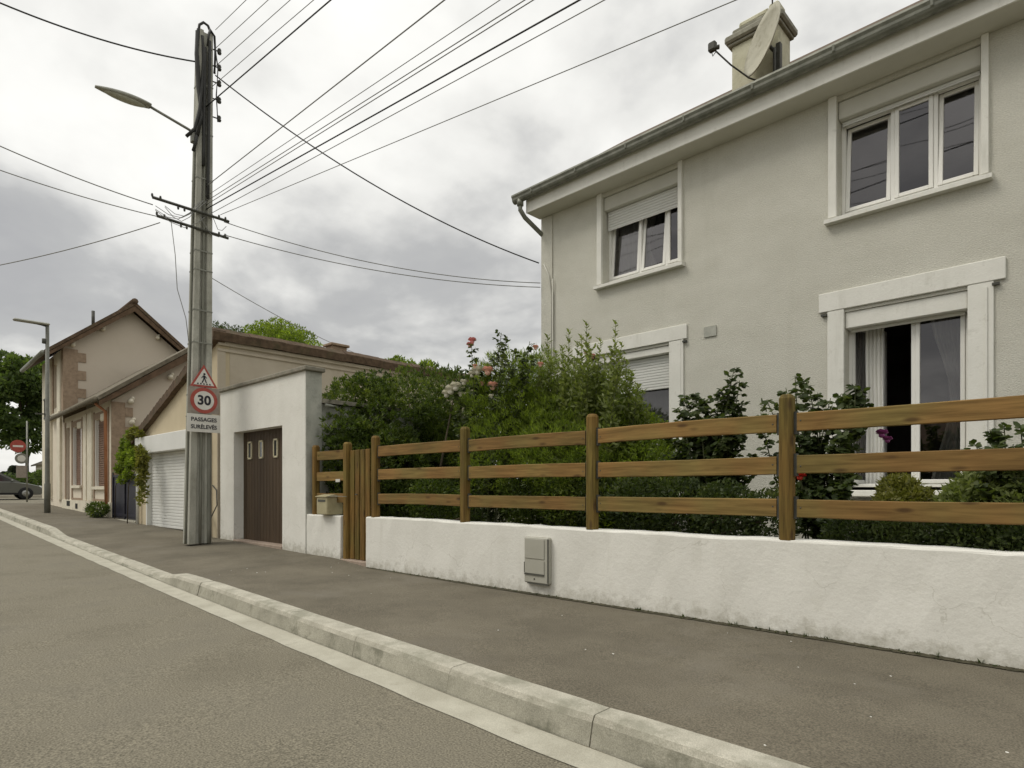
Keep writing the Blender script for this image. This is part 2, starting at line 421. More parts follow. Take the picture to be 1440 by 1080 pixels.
M['leaf_pale'] = leaf_mat('leaf_pale', (0.10, 0.125, 0.035), (0.18, 0.215, 0.07), (0.29, 0.32, 0.14))
M['leaf_yellow'] = leaf_mat('leaf_yellow', (0.09, 0.10, 0.02), (0.17, 0.17, 0.04), (0.27, 0.25, 0.07))
M['leaf_far'] = leaf_mat('leaf_far', (0.038, 0.062, 0.020), (0.085, 0.125, 0.036), (0.15, 0.195, 0.06), trans=0.45)
M['leaf_conifer'] = leaf_mat('leaf_conifer', (0.025, 0.035, 0.018), (0.045, 0.06, 0.03), (0.075, 0.09, 0.045), trans=0.2)
M['petal_pink'] = surf('petal_pink', (0.62, 0.26, 0.26), (0.74, 0.37, 0.35), scale=30, rough=0.6)
M['petal_peach'] = surf('petal_peach', (0.74, 0.42, 0.32), (0.82, 0.53, 0.42), scale=30, rough=0.6)
M['petal_white'] = surf('petal_white', (0.72, 0.70, 0.58), (0.80, 0.78, 0.67), scale=30, rough=0.6)
M['petal_red'] = surf('petal_red', (0.45, 0.03, 0.02), (0.55, 0.05, 0.03), scale=30, rough=0.6)
M['petal_purple'] = surf('petal_purple', (0.22, 0.05, 0.16), (0.33, 0.09, 0.24), scale=30, rough=0.6)
M['car_paint'] = surf('car_paint', (0.125, 0.130, 0.115), (0.14, 0.145, 0.13), scale=3, rough=0.28, spec=0.6, metallic=0.4)
M['car_glass'] = surf('car_glass', (0.03, 0.033, 0.035), rough=0.08, spec=0.8)
M['rubber'] = surf('rubber', (0.018, 0.018, 0.018), rough=0.85)
M['rim'] = surf('alloy_rim', (0.32, 0.32, 0.30), rough=0.35, metallic=0.7)
M['headlight'] = surf('headlight_lens', (0.5, 0.5, 0.48), rough=0.15)
M['wood'] = wood_mat('treated_pine', (0.132, 0.086, 0.031), (0.240, 0.162, 0.064), (0.050, 0.024, 0.008), 'x')
M['wood_post'] = wood_mat('treated_pine_post', (0.095, 0.062, 0.018), (0.190, 0.130, 0.040), (0.055, 0.03, 0.013), 'z')
M['dirt'] = surf('dirt_strip', (0.045, 0.042, 0.024), (0.09, 0.08, 0.05), scale=20, bump=0.7, bscale=60)
M['threshold'] = surf('pinkish_threshold', (0.30, 0.235, 0.18), (0.38, 0.30, 0.24), scale=10, bump=0.3)

# ------------------------------------------------------------------ mesh builder
class MB:
    def __init__(s):
        s.v, s.f, s.m, s.sm = [], [], [], []
        s.cuts = []
    def add(s, vs, fs, mi=0, smooth=False):
        o = len(s.v)
        s.cuts.append((o, len(s.f)))
        s.v.extend([tuple(p) for p in vs])
        for f in fs:
            s.f.append(tuple(i + o for i in f)); s.m.append(mi); s.sm.append(smooth)
    def box(s, x0, x1, y0, y1, z0, z1, T=None, mi=0, bev=0.0):
        if x0 > x1: x0, x1 = x1, x0
        if y0 > y1: y0, y1 = y1, y0
        if z0 > z1: z0, z1 = z1, z0
        b = min(bev, (x1-x0)/2.1, (y1-y0)/2.1, (z1-z0)/2.1)
        if b <= 0:
            vs = [(x, y, z) for z in (z0, z1) for y in (y0, y1) for x in (x0, x1)]
            fs = [(0, 2, 3, 1), (4, 5, 7, 6), (0, 1, 5, 4), (2, 6, 7, 3), (0, 4, 6, 2), (1, 3, 7, 5)]
        else:
            vs = []; ids = {}
            for i, x in enumerate((x0, x1)):
                for j, y in enumerate((y0, y1)):
                    for k, z in enumerate((z0, z1)):
                        sx, sy, sz = (1, -1)[i], (1, -1)[j], (1, -1)[k]
                        ids[i, j, k, 0] = len(vs); vs.append((x, y + sy*b, z + sz*b))
                        ids[i, j, k, 1] = len(vs); vs.append((x + sx*b, y, z + sz*b))
                        ids[i, j, k, 2] = len(vs); vs.append((x + sx*b, y + sy*b, z))
            q = ids; fs = []
            for i in (0, 1):
                a = [q[i,0,0,0], q[i,1,0,0], q[i,1,1,0], q[i,0,1,0]]; fs.append(a if i else a[::-1])
                a = [q[0,i,0,1], q[1,i,0,1], q[1,i,1,1], q[0,i,1,1]]; fs.append(a[::-1] if i else a)
                a = [q[0,0,i,2], q[1,0,i,2], q[1,1,i,2], q[0,1,i,2]]; fs.append(a if i else a[::-1])
            for i in (0, 1):
                for j in (0, 1):
                    fs.append([q[i,j,0,0], q[i,j,1,0], q[i,j,1,1], q[i,j,0,1]])
                    fs.append([q[i,0,j,0], q[i,1,j,0], q[i,1,j,2], q[i,0,j,2]])
                    fs.append([q[0,i,j,1], q[1,i,j,1], q[1,i,j,2], q[0,i,j,2]])
                    for k in (0, 1):
                        fs.append([q[i,j,k,0], q[i,j,k,1], q[i,j,k,2]])
        if T: vs = [T(*p) for p in vs]
        s.add(vs, fs, mi)
        return s
    def prism(s, poly, h0, h1, axis='y', T=None, mi=0):
        """poly = list of (a,b); extruded along axis between h0 and h1"""
        def mk(a, b, h):
            return {'y': (a, h, b), 'x': (h, a, b), 'z': (a, b, h)}[axis]
        n = len(poly)
        vs = [mk(a, b, h0) for a, b in poly] + [mk(a, b, h1) for a, b in poly]
        fs = [tuple(range(n))[::-1], tuple(range(n, 2*n))] + [(i, (i+1) % n, n + (i+1) % n, n + i) for i in range(n)]
        if T: vs = [T(*p) for p in vs]
        s.add(vs, fs, mi)
        return s
    def tube(s, pts, r, n=6, T=None, mi=0, cap=True, smooth=True):
        pts = [Vector(T(*p)) if T else Vector(p) for p in pts]
        rs = r if isinstance(r, (list, tuple)) else [r] * len(pts)
        vs, fs = [], []
        up = Vector((0, 0, 1))
        for i, p in enumerate(pts):
            d = (pts[min(i+1, len(pts)-1)] - pts[max(i-1, 0)])
            d = d.normalized() if d.length > 1e-9 else up
            a = d.cross(up)
            if a.length < 1e-3: a = d.cross(Vector((1, 0, 0)))
            a.normalize(); b = d.cross(a)
            for k in range(n):
                t = 2 * PI * k / n
                vs.append(p + a * (rs[i] * math.cos(t)) + b * (rs[i] * math.sin(t)))
        for i in range(len(pts)-1):
            for k in range(n):
                fs.append((i*n + k, i*n + (k+1) % n, (i+1)*n + (k+1) % n, (i+1)*n + k))
        if cap:
            fs.append(tuple(range(n))[::-1]); fs.append(tuple((len(pts)-1)*n + k for k in range(n)))
        s.add(vs, fs, mi, smooth)
        return s
    def ell(s, c, r, nu=10, nv=7, T=None, mi=0, jit=0):
        vs, fs = [], []
        for j in range(nv+1):
            ph = PI * j / nv
            for i in range(nu):
                th = 2 * PI * i / nu
                k = 1 + random.uniform(-jit, jit)
                vs.append((c[0] + r[0]*k*math.sin(ph)*math.cos(th), c[1] + r[1]*k*math.sin(ph)*math.sin(th), c[2] + r[2]*k*math.cos(ph)))
        for j in range(nv):
            for i in range(nu):
                fs.append((j*nu + i, (j+1)*nu + i, (j+1)*nu + (i+1) % nu, j*nu + (i+1) % nu))
        if T: vs = [T(*p) for p in vs]
        s.add(vs, fs, mi, True)
        return s
    def lathe(s, prof, c=(0, 0, 0), axis='z', n=20, mi=0, T=None):
        vs, fs = [], []
        for r, h in prof:
            for k in range(n):
                t = 2*PI*k/n
                a, b = r*math.cos(t), r*math.sin(t)
                p = {'z': (a, b, h), 'y': (a, h, b), 'x': (h, a, b)}[axis]
                vs.append((p[0]+c[0], p[1]+c[1], p[2]+c[2]))
        for i in range(len(prof)-1):
            for k in range(n):
                fs.append((i*n+k, i*n+(k+1) % n, (i+1)*n+(k+1) % n, (i+1)*n+k))
        if T: vs = [T(*p) for p in vs]
        s.add(vs, fs, mi, True)
        return s
    def quad(s, a, b, c, d, mi=0):
        s.add([a, b, c, d], [(0, 1, 2, 3)], mi)
        return s
    def build(s, name, mats, root=None, world=False):
        me = bpy.data.meshes.new(name)
        vs = s.v
        if root is not None and world:
            inv = root.matrix_basis.inverted()
            vs = [tuple(inv @ Vector(p)) for p in vs]
        me.from_pydata(vs, [], s.f)
        if not isinstance(mats, (list, tuple)): mats = [mats]
        for m in mats: me.materials.append(m)
        me.polygons.foreach_set('material_index', s.m)
        me.polygons.foreach_set('use_smooth', s.sm)
        me.update()
        o = bpy.data.objects.new(name, me)
        col.objects.link(o)
        if root is not None: o.parent = root
        return o

def build_each(mb, name, mats, root=None, world=False, fix=False):
    """every shape added to the builder becomes a part of its own"""
    out = []
    cuts = mb.cuts + [(len(mb.v), len(mb.f))]
    for (v0, f0), (v1, f1) in zip(cuts, cuts[1:]):
        q = MB(); q.v = mb.v[v0:v1]; q.f = [tuple(i - v0 for i in f) for f in mb.f[f0:f1]]; q.m = mb.m[f0:f1]; q.sm = mb.sm[f0:f1]
        o = q.build(name, mats, root, world)
        if fix: fixn(o)
        out.append(o)
    return out

def fixn(o):
    import bmesh
    bm = bmesh.new(); bm.from_mesh(o.data)
    bmesh.ops.recalc_face_normals(bm, faces=bm.faces)
    bm.to_mesh(o.data); bm.free()
    return o

def tag(o, label=None, cat=None, group=None, kind=None):
    if label: o['label'] = label
    if cat: o['category'] = cat
    if group: o['group'] = group
    if kind: o['kind'] = kind
    return o

def thing(name, label, cat, loc=(0, 0, 0), rz=0.0, group=None):
    o = bpy.data.objects.new(name, None)
    col.objects.link(o)
    o.empty_display_size = 0.2
    o.location = loc; o.rotation_euler = (0, 0, rz)
    o.matrix_basis = Matrix.Translation(loc) @ Matrix.Rotation(rz, 4, 'Z')
    return tag(o, label, cat, group)

def children(o):
    return [c for c in bpy.data.objects if c.parent == o]
def copy_tree(o, parent=None):
    kids = children(o)
    c = o.copy(); col.objects.link(c); c.parent = parent
    for k in kids:
        copy_tree(k, c)
    return c
def structure(name, mb, mat):
    o = mb.build(name, mat); o['kind'] = 'structure'
    return o

def interp(tab, x):
    if x >= tab[0][0]: return tab[0][1]
    for (a, u), (b, v) in zip(tab, tab[1:]):
        if x >= b:
            return v + (u - v) * (x - b) / (a - b)
    return tab[-1][1]

# heights along the street (it climbs gently to the left, away from the camera)
ROAD = [(20, -.15), (-2.5, -.15), (-4.8, -.125), (-8.4, -.075), (-11, -.03), (-16, .06), (-26, .25), (-34, .40), (-44, .55), (-60, .70), (-90, .78), (-500, .78)]
DROP = [(20, .15), (-7.35, .15), (-8.35, .135), (-8.95, .05), (-16.0, .045), (-17.3, .14), (-200, .14)]
WALLZ = [(20, 0), (-7.6, 0), (-8.3, .075), (-12.75, .14), (-16, .19), (-21, .28), (-28, .40), (-34, .50), (-44, .65), (-500, .8)]
def zr(x): return interp(ROAD, x)
def zk(x): return zr(x) + interp(DROP, x)
def zw(x): return interp(WALLZ, x)

TH = math.atan(0.0278)
CT, ST = math.cos(TH), math.sin(TH)
def fw(x, n, z):                     # frame of the garden wall: x along it, n behind its face
    return (x * CT - n * ST, 4.965 + x * ST + n * CT, z)
def wallroot(name, label, cat, x, n=0.0, z=None, group=None):
    return thing(name, label, cat, fw(x, n, zw(x) if z is None else z), TH, group)

# ================================================================== GROUND
XS = [20, 12, 6, 2, 0] + [-0.5*i for i in range(1, 80)] + [-42, -46, -50, -56, -62, -75, -90, -120, -200, -450]
gx = [450, 200, 90, 50, 30] + XS
mb = MB()
ys = [-450, -60, -20, -6, 2.0, 5.6, 8, 12, 20, 60, 450]
vs = [(x, y, zr(x) - .16) for x in gx for y in ys]
ny = len(ys)
fs = [(i*ny+j, (i+1)*ny+j, (i+1)*ny+j+1, i*ny+j+1) for i in range(len(gx)-1) for j in range(ny-1)]
mb.add(vs, fs)
fixn(structure('ground', mb, M['field']))

def strip(xs, prof):
    """prof(x) -> list of (y,z)"""
    mb = MB(); rows = [prof(x) for x in xs]; k = len(rows[0])
    vs = [(x, y, z) for x, r in zip(xs, rows) for y, z in r]
    fs = [(i*k+j, i*k+j+1, (i+1)*k+j+1, (i+1)*k+j) for i in range(len(xs)-1) for j in range(k-1)]
    mb.add(vs, fs)
    return mb
xr = [x for x in XS if x > -33] + [-33.0]
fixn(structure('road', strip(xr, lambda x: [(-5.0, zr(x)), (0, zr(x) + .01), (2.5, zr(x))]), M['asphalt_road']))
xc = [-33.0, -35, -37, -40, -43, -45.5]
fixn(structure('cross_road', strip(xc, lambda x: [(-60, zr(x) - .004), (-5, zr(x)), (2.5, zr(x)), (4, zr(x) - .002), (60, zr(x) - .004)]), M['asphalt_road']))
fixn(structure('far_pavement', strip([-45.5, -45.7, -49, -54], lambda x: [(-60, zr(x) + (.0 if x > -45.6 else .12)), (60, zr(x) + (.0 if x > -45.6 else .12))]), M['asphalt_path']))
def linew(x):
    w = .0 + .004 * math.sin(x * 7) + .003 * math.sin(x * 17.3)
    return [(2.215 + w, zr(x) + .0055), (2.43 + w * .5, zr(x) + .0045)]
fixn(structure('edge_line', strip([6 - .25*i for i in range(150)], linew), M['line']))
mb = MB()
for k in range(9):
    mb.box(-33.9, -33.45, -3.8 + .95*k, -3.35 + .95*k, zr(-33.9) + .004, zr(-33.9) + .016)
structure('crossing_marks', mb, M['line'])

# pavement between the kerb and the walls
def pav(x):
    a, b = zk(x) - .004, zw(x)
    yk = 2.588
    ye = 5.35 if x > -13 else 6.2
    out = []
    for t in (0, .18, .4, .62, .8, 1.0):
        wob = .012 * math.sin(x*1.3 + t*5) * math.sin(PI*t) if 0 < t < 1 else 0
        out.append((yk + (4.9 - yk) * t, a + (b - a) * (t ** .9) + wob))
    out.append((ye, b))
    return out
pv = structure('pavement', strip(xr, pav), M['asphalt_path'])
for p in pv.data.polygons: p.use_smooth = True
fixn(pv)

# kerb stones, with their joints; dropped at the garage entrances
mb = MB()
edges = []
x = 4.86
while x > -33:
    L = 1.12 if abs(x - 4.86) > 9 else 1.12
    edges.append((x - (.028 if -7.6 < x < -7.3 else .006 if -2 < x < -1.7 else .002), max(x - L + .002, -33))); x -= L
for i, (a, b) in enumerate(edges):
    j = random.uniform(-.002, .002)
    n = 6
    pr = []
    for k in range(n + 1):
        xx = a + (b - a) * k / n
        top = zk(xx) + .006 + j; bot = zr(xx) - .05
        r = .018 if top - zr(xx) > .1 else .012
        g = .010 if (k == 0 and i in (6, 11)) or (k == n and i in (5, 10)) else 0
        pr.append([(2.435 + j, bot), (2.442 + j + g, zr(xx) + .01), (2.466 + j + g, top - r*2.2), (2.482 + j + g, top - r*.5), (2.502 + j, top - g*.6), (2.625, top + .002 - g*.6), (2.635, bot)])
    vs = [(a + (b - a) * k / n, y, z) for k in range(n + 1) for y, z in pr[k]]
    q = 7
    fs = [(k*q+m, k*q+m+1, (k+1)*q+m+1, (k+1)*q+m) for k in range(n) for m in range(q-1)]
    fs += [tuple(range(q)), tuple(n*q + m for m in range(q))[::-1]]
    mb.add(vs, fs)
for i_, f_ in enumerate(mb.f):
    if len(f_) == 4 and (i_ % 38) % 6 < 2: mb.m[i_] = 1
fixn(structure('kerb', mb, [M['kerb'], M['kerb_face']]))

# grime and tiny weeds where the pavement meets the wall
mb = MB()
random.seed(3)
for i in range(1300):
    x = random.uniform(-7.6, 1.2)
    w = random.uniform(.015, .07); d = random.uniform(.008, .045)
    p = [fw(x + w*a, -d*b, zw(x) + .004 + c*random.uniform(.002, .012)) for a, b, c in ((-1, 0, 1.5), (-.5, 1, .2), (.6, .9, .3), (1, 0, 1.2))]
    mb.add(p + [fw(x, .0, zw(x) + .014)], [(0, 1, 4), (1, 2, 4), (2, 3, 4)])
tag(mb.build('wall_foot_dirt', M['dirt']), 'dark grime and moss line at the foot of the white garden wall', 'dirt', kind='stuff')
def leafquad(mb, p, d, n, L, w, mi=0, fold=.25):
    """a leaf from p along d, blade width along d x n"""
    s = d.cross(n)
    if s.length < 1e-4: return
    s.normalize()
    nn = s.cross(d)
    m_ = p + d * (L * .45) - nn * (w * fold)
    a = p; c = p + d * L
    b1 = p + d * (L * .42) + s * (w * .5); b2 = p + d * (L * .42) - s * (w * .5)
    mb.add([a, b1, c, b2], [(0, 1, 2), (0, 2, 3)], mi)
def roundleaf(mb, p, d, n, L, w):
    s_ = d.cross(n)
    if s_.length < 1e-4: return
    s_.normalize(); nn = s_.cross(d)
    mb.add([p, p + d*L*.28 + s_*w*.42, p + d*L*.68 + s_*w*.46 - nn*w*.12, p + d*L - nn*w*.2, p + d*L*.68 - s_*w*.46 - nn*w*.12, p + d*L*.28 - s_*w*.42], [(0, 1, 2, 3), (0, 3, 4, 5)])
def rvec():
    while True:
        v = Vector((random.uniform(-1, 1), random.uniform(-1, 1), random.uniform(-1, 1)))
        if .05 < v.length < 1: return v.normalized()
mb = MB()
for i in range(46):
    x = random.choice([random.uniform(-3.2, 1.0), random.uniform(-7.4, 1.0)]); c = Vector(fw(x, -.006, zw(x)))
    for k in range(random.randint(4, 9)):
        d = (rvec() * .8 + Vector((0, -.5, .8))).normalized()
        leafquad(mb, c + rvec()*.012, d, rvec(), random.uniform(.018, .05), random.uniform(.006, .014))
tag(mb.build('weeds', M['leaf_rose']), 'tiny weeds sprouting along the foot of the white garden wall', 'weeds', kind='stuff')

mb = MB()
random.seed(21)
for i in range(26):
    x = random.uniform(-9, 1); y = random.uniform(2.7, 4.7)
    t = (y - 2.62) / 2.28
    z = zk(x) + (zw(x) - zk(x)) * t + .006
    s = random.uniform(.003, .007)
    mb.ell((x, y, z), (s*1.4, s, s*.6), 6, 4, jit=.25)
tag(mb.build('gravel_bits', M['white_trim']), 'pale grit and small stones scattered on the pavement', 'gravel', kind='stuff')

# garden soil behind the wall
mb = MB(); mb.box(-9.2, 6, .25, 4.15, -.3, .30, T=fw)
structure('garden_ground', mb, M['soil'])
mb = MB(); mb.box(-20.3, -18.3, 0, .35, zw(-19) - .1, zw(-19) + .02, T=fw)
structure('gate_step', mb, M['kerb'])

# ================================================================== GARDEN WALL, FENCE, GATE
def rough_wall(x0, x1, n0, n1, z0, z1, step=.16, seed=1, amp=.006):
    """a rendered wall with rounded, slightly uneven edges"""
    rnd = random.Random(seed)
    mb = MB()
    nx = max(2, int((x1 - x0) / step)); b = .018
    prof = [(n0, z0), (n0, z0 + (z1-z0)*.33), (n0, z0 + (z1-z0)*.66), (n0, z1 - b), (n0 + b*.35, z1 - b*.3), (n0 + b, z1), (n1 - b, z1), (n1, z1 - b), (n1, z0)]
    k = len(prof); vs = []
    for i in range(nx + 1):
        x = x0 + (x1 - x0) * i / nx
        o = rnd.uniform(-amp, amp)
        for j, (n, z) in enumerate(prof):
            vs.append(fw(x, n + (rnd.uniform(-amp, amp)*.6 if 0 < j < 4 else 0), z + (o if 3 <= j <= 7 else 0)))
    fs = [(i*k+j, (i+1)*k+j, (i+1)*k+(j+1) % k, i*k+(j+1) % k) for i in range(nx) for j in range(k)]
    fs += [tuple(range(k)), tuple(nx*k + j for j in range(k))[::-1]]
    mb.add(vs, fs)
    return mb
gw = wallroot('garden_wall', 'long low white rendered garden wall under the wooden rail fence', 'wall', -7.6)
o = fixn(rough_wall(-7.61, 2.6, 0, .24, -.15, .738, seed=4).build('wall_face', M['white_render'], gw, True))
gs = wallroot('garden_wall', 'short low white wall stub between the brown garage and the picket gate', 'wall', -9.2)
fixn(rough_wall(-9.34, -8.31, .012, .25, -.1, .725, seed=9).build('wall_face', M['white_render'], gs, True))

def post_mb(h, w=.05):
    """square post with planed corners and a chamfered top"""
    mb = MB(); c = .018
    ring = [(-w, -w+c), (-w+c, -w), (w-c, -w), (w, -w+c), (w, w-c), (w-c, w), (-w+c, w), (-w, w-c)]
    vs = [(a, b, 0) for a, b in ring] + [(a, b, h - .032) for a, b in ring] + [(a*.80, b*.80, h - .008) for a, b in ring] + [(a*.62, b*.62, h) for a, b in ring]
    fs = [(i + 8*k, (i+1) % 8 + 8*k, (i+1) % 8 + 8*(k+1), i + 8*(k+1)) for k in range(3) for i in range(8)] + [tuple(range(8))[::-1], tuple(24+i for i in range(8))]
    mb.add(vs, fs)
    return mb
fence = wallroot('rail_fence', 'wooden post and rail fence standing on the long white garden wall', 'fence', -7.46, .12, .735)
POSTX = [-7.46, -5.585, -3.705, -1.825, 0.06, 1.94]
pm = None
for i, x in enumerate(POSTX):
    if pm is None:
        pm = post_mb(1.155, .052).build('post', M['wood_post'], fence)
        q = pm
    else:
        q = pm.copy(); col.objects.link(q); q.parent = fence
    q.location = (x + 7.46, -.065 if False else -.06, 0)
random.seed(5)
RAILZ = [(1.59, 1.732), (1.26, 1.402), (.922, 1.064)]
for i in range(len(POSTX) - 1):
    for (z0, z1) in RAILZ:
        a, b = POSTX[i] + .078, POSTX[i+1] - .078
        dz = random.uniform(-.006, .006)
        bow, tw, ht = random.uniform(-.009, .009), random.uniform(-.004, .004), random.uniform(-.004, .003)
        mb = MB(); c_ = .006; vs = []; ns = 12
        for k in range(ns + 1):
            t = k / ns; xx = a + (b - a) * t + 7.46
            zo = dz + bow * 4 * t * (1 - t) + random.uniform(-.0008, .0008); yo = tw * math.sin(PI * t)
            za_, zb_ = z0 - .735 + zo, z1 - .735 + zo + ht
            vs += [(xx, -.045 + yo, za_), (xx, -.075 + c_ + yo, za_), (xx, -.075 + yo, za_ + c_), (xx, -.075 + yo, zb_ - c_), (xx, -.075 + c_ + yo, zb_), (xx, -.045 + yo, zb_)]
        fs = [(k*6+m, (k+1)*6+m, (k+1)*6+(m+1) % 6, k*6+(m+1) % 6) for k in range(ns) for m in range(6)] + [tuple(range(6)), tuple(ns*6 + m for m in range(6))[::-1]]
        mb.add(vs, fs)
        r = fixn(mb.build('rail', M['wood'], fence))
        for xs_ in (a + .028, b - .028):
            mb = MB()
            mb.lathe([(0, -.0775), (.006, -.077), (.006, -.0745)], (xs_ + 7.46, 0, (z0 + z1)/2 - .735 + dz + random.uniform(-.02, .02)), 'y', 8)
            sb = mb.build('screw', M['dark_steel'], r)
mb = MB()
for i, x in enumerate(POSTX):
    for s in (-1, 1):
        for (z0, z1) in RAILZ:
            mb.box(x + 7.46 + s*.0525, x + 7.46 + s*.0765, -.068, -.03, z0 - .735 - .018, z1 - .735 + .018)
build_each(mb, 'bracket', M['dark_steel'], fence)

fl = wallroot('rail_fence', 'short wooden rail fence section between the white garage and the picket gate', 'fence', -9.18, .12, .72)
for x in (-9.19, ):
    post_mb(1.12, .05).build('post', M['wood_post'], fl).location = (x + 9.18, -.02, 0)
q = post_mb(1.78, .055).build('post', M['wood_post'], fl); q.location = (-8.235 + 9.18, -.03, -.66); tag(q, 'tall gate post at the end of the short fence')
for (z0, z1) in RAILZ:
    mb = MB(); mb.box(.045, .885, -.04, -.012, z0 - .72, z1 - .72, bev=.004); mb.build('rail', M['wood'], fl)

gt = wallroot('picket_gate', 'narrow wooden picket gate of vertical boards between two tall posts', 'gate', -7.9, .14)
GZ = zw(-7.95)
for i, (xx, w) in enumerate(((-8.115, .112), (-7.978, .105), (-7.842, .112), (-7.708, .108))):
    mb = MB(); mb.box(xx - w/2 + 7.9, xx + w/2 + 7.9, -.055, -.03, .05, 1.72 - GZ + random.uniform(-.008, .008), bev=.006)
    mb.build('picket', M['wood_post'], gt)
mb = MB()
mb.box(-.27, .27, -.028, .002, .35, .46, bev=.004); mb.box(-.27, .27, -.028, .002, 1.25, 1.36, bev=.004)
build_each(mb, 'gate_rail', M['wood'], gt)
mb = MB(); mb.tube([(-.06, -.06, 1.02), (-.06, -.095, 1.02), (.0, -.1, 1.02)], .008, 6)
mb.build('latch', M['dark_steel'], gt)
th = MB(); th.box(-8.30, -7.615, .0, .22, -.1, .078, T=fw, bev=.01)
tag(th.build('gate_threshold', M['threshold']), 'worn pinkish concrete threshold under the picket gate', 'threshold')

# mailbox on the wall stub
mbx = wallroot('mailbox', 'beige metal mailbox perched on the end of the short white wall', 'mailbox', -8.68, -.06, .735)
mb = MB(); mb.box(-.155, .155, -.03, .25, 0, .27, bev=.012); mb.build('body', M['mailbox'], mbx)
mb = MB(); mb.prism([(-.045, .27), (-.045, .285), (.11, .315), (.265, .285), (.265, .27)], -.165, .165, 'x'); fixn(mb.build('lid', M['mailbox'], mbx))
mb = MB(); mb.box(-.11, .11, -.035, -.028, .20, .235); mb.build('slot', M['meter_dark'], mbx)
mb = MB(); mb.tube([(.13, -.02, .285), (.3, -.02, .29), (.62, .02, .285)], .005, 5); mb.build('wire', M['steel'], mbx)
tagp = MB(); tagp.box(-8.52, -8.40, .055, .063, 1.24, 1.285, T=fw)
tag(tagp.build('house_number_tag', M['sign_white']), 'small white tag on the middle rail beside the gate', 'tag')

# electricity meter box let into the wall
mt = wallroot('meter_box', 'pale grey plastic meter box set in the white garden wall', 'meter box', -4.355, 0, .13)
mb = MB(); mb.box(-.172, .172, -.055, .05, 0, .495, bev=.014); mb.build('body', M['meter'], mt)
mb = MB(); mb.box(-.150, .120, -.063, -.056, .265, .475, bev=.003); mb.build('upper_door', M['meter'], mt)
mb = MB(); mb.prism([(-.150, .108), (.118, .108), (.118, .246), (-.110, .250), (-.150, .215)], -.064, -.056, 'y'); fixn(mb.build('lower_door', M['meter'], mt))
mb = MB(); mb.box(-.158, .118, -.0655, -.0562, .090, .104); mb.box(-.160, -.152, -.0655, -.0562, .11, .222); mb.box(.157, .1725, -.0565, -.05, .02, .48); mb.box(-.12, .168, -.056, -.03, -.008, .004)
mb.ell((-.02, -.058, .05), (.010, .005, .010), 8, 5); mb.build('groove', M['meter_dark'], mt)

# ================================================================== WHITE GARAGE
gar = wallroot('white_garage', 'white rendered garage with a flat parapet and a recessed brown door', 'garage', -11.0)
def holed(mb, x0, x1, z0, z1, n0, n1, holes, T, mi=0):
    """wall slab with rectangular openings, reveals included"""
    xs = sorted({x0, x1, *[h[0] for h in holes], *[h[1] for h in holes]})
    zs = sorted({z0, z1, *[h[2] for h in holes], *[h[3] for h in holes]})
    def inh(x, z): return any(h[0] < x < h[1] and h[2] < z < h[3] for h in holes)
    for i in range(len(xs)-1):
        for j in range(len(zs)-1):
            a, b, c, d = xs[i], xs[i+1], zs[j], zs[j+1]
            if inh((a+b)/2, (c+d)/2): continue
            mb.quad(T(a, n0, c), T(b, n0, c), T(b, n0, d), T(a, n0, d), mi)
            mb.quad(T(b, n1, c), T(a, n1, c), T(a, n1, d), T(b, n1, d), mi)
    for a, b, c, d in [(x0, x1, z0, z1)]:
        mb.quad(T(a, n1, c), T(a, n0, c), T(a, n0, d), T(a, n1, d), mi)
        mb.quad(T(b, n0, c), T(b, n1, c), T(b, n1, d), T(b, n0, d), mi)
        mb.quad(T(a, n0, d), T(b, n0, d), T(b, n1, d), T(a, n1, d), mi)
    for a, b, c, d in holes:
        mb.quad(T(a, n0, c), T(a, n1, c), T(a, n1, d), T(a, n0, d), mi)
        mb.quad(T(b, n1, c), T(b, n0, c), T(b, n0, d), T(b, n1, d), mi)
        mb.quad(T(a, n0, d), T(a, n1, d), T(b, n1, d), T(b, n0, d), mi)
        if c > z0: mb.quad(T(a, n1, c), T(a, n0, c), T(b, n0, c), T(b, n1, c), mi)
    return mb
mb = MB()
holed(mb, -12.76, -9.345, -.1, 3.06, 0, .28, [(-12.12, -10.14, -.1, 2.225)], fw)
mb.build('front_wall', M['white_render'], gar, True)
mb = MB(); mb.box(-9.342, -9.33, .006, .285, -.1, 3.058, T=fw); mb.build('end_face', M['grey_render'], gar, True)
mb = MB(); mb.box(-12.78, -9.27, -.05, .32, 3.062, 3.135, T=fw, bev=.012); mb.build('coping', M['cap'], gar, True)
mb = MB()
mb.box(-9.50, -9.36, .29, 4.2, -.1, 2.55, T=fw); mb.box(-12.70, -9.50, 4.0, 4.2, -.1, 2.55, T=fw)
mb.build('side_wall', M['grey_render'], gar, True)
mb = MB(); mb.box(-12.74, -9.28, .285, 4.35, 2.56, 2.63, T=fw); mb.build('roof', M['cap'], gar, True)
mb = MB(); mb.tube([fw(-9.25, .30, 2.52), fw(-9.25, .50, 2.50)], .03, 8); mb.build('gutter', M['zinc'], gar, True)
DN = .19
dr = MB(); dr.box(-12.14, -10.12, DN, DN+.05, .12, 2.26, T=fw)
for k in range(1, 16):
    xx = -12.12 + k * 1.98/16
    dr.box(xx - .004, xx + .004, DN - .003, DN + .001, .12, 2.22, T=fw)
door = dr.build('garage_door', M['door_brown'], gar, True)
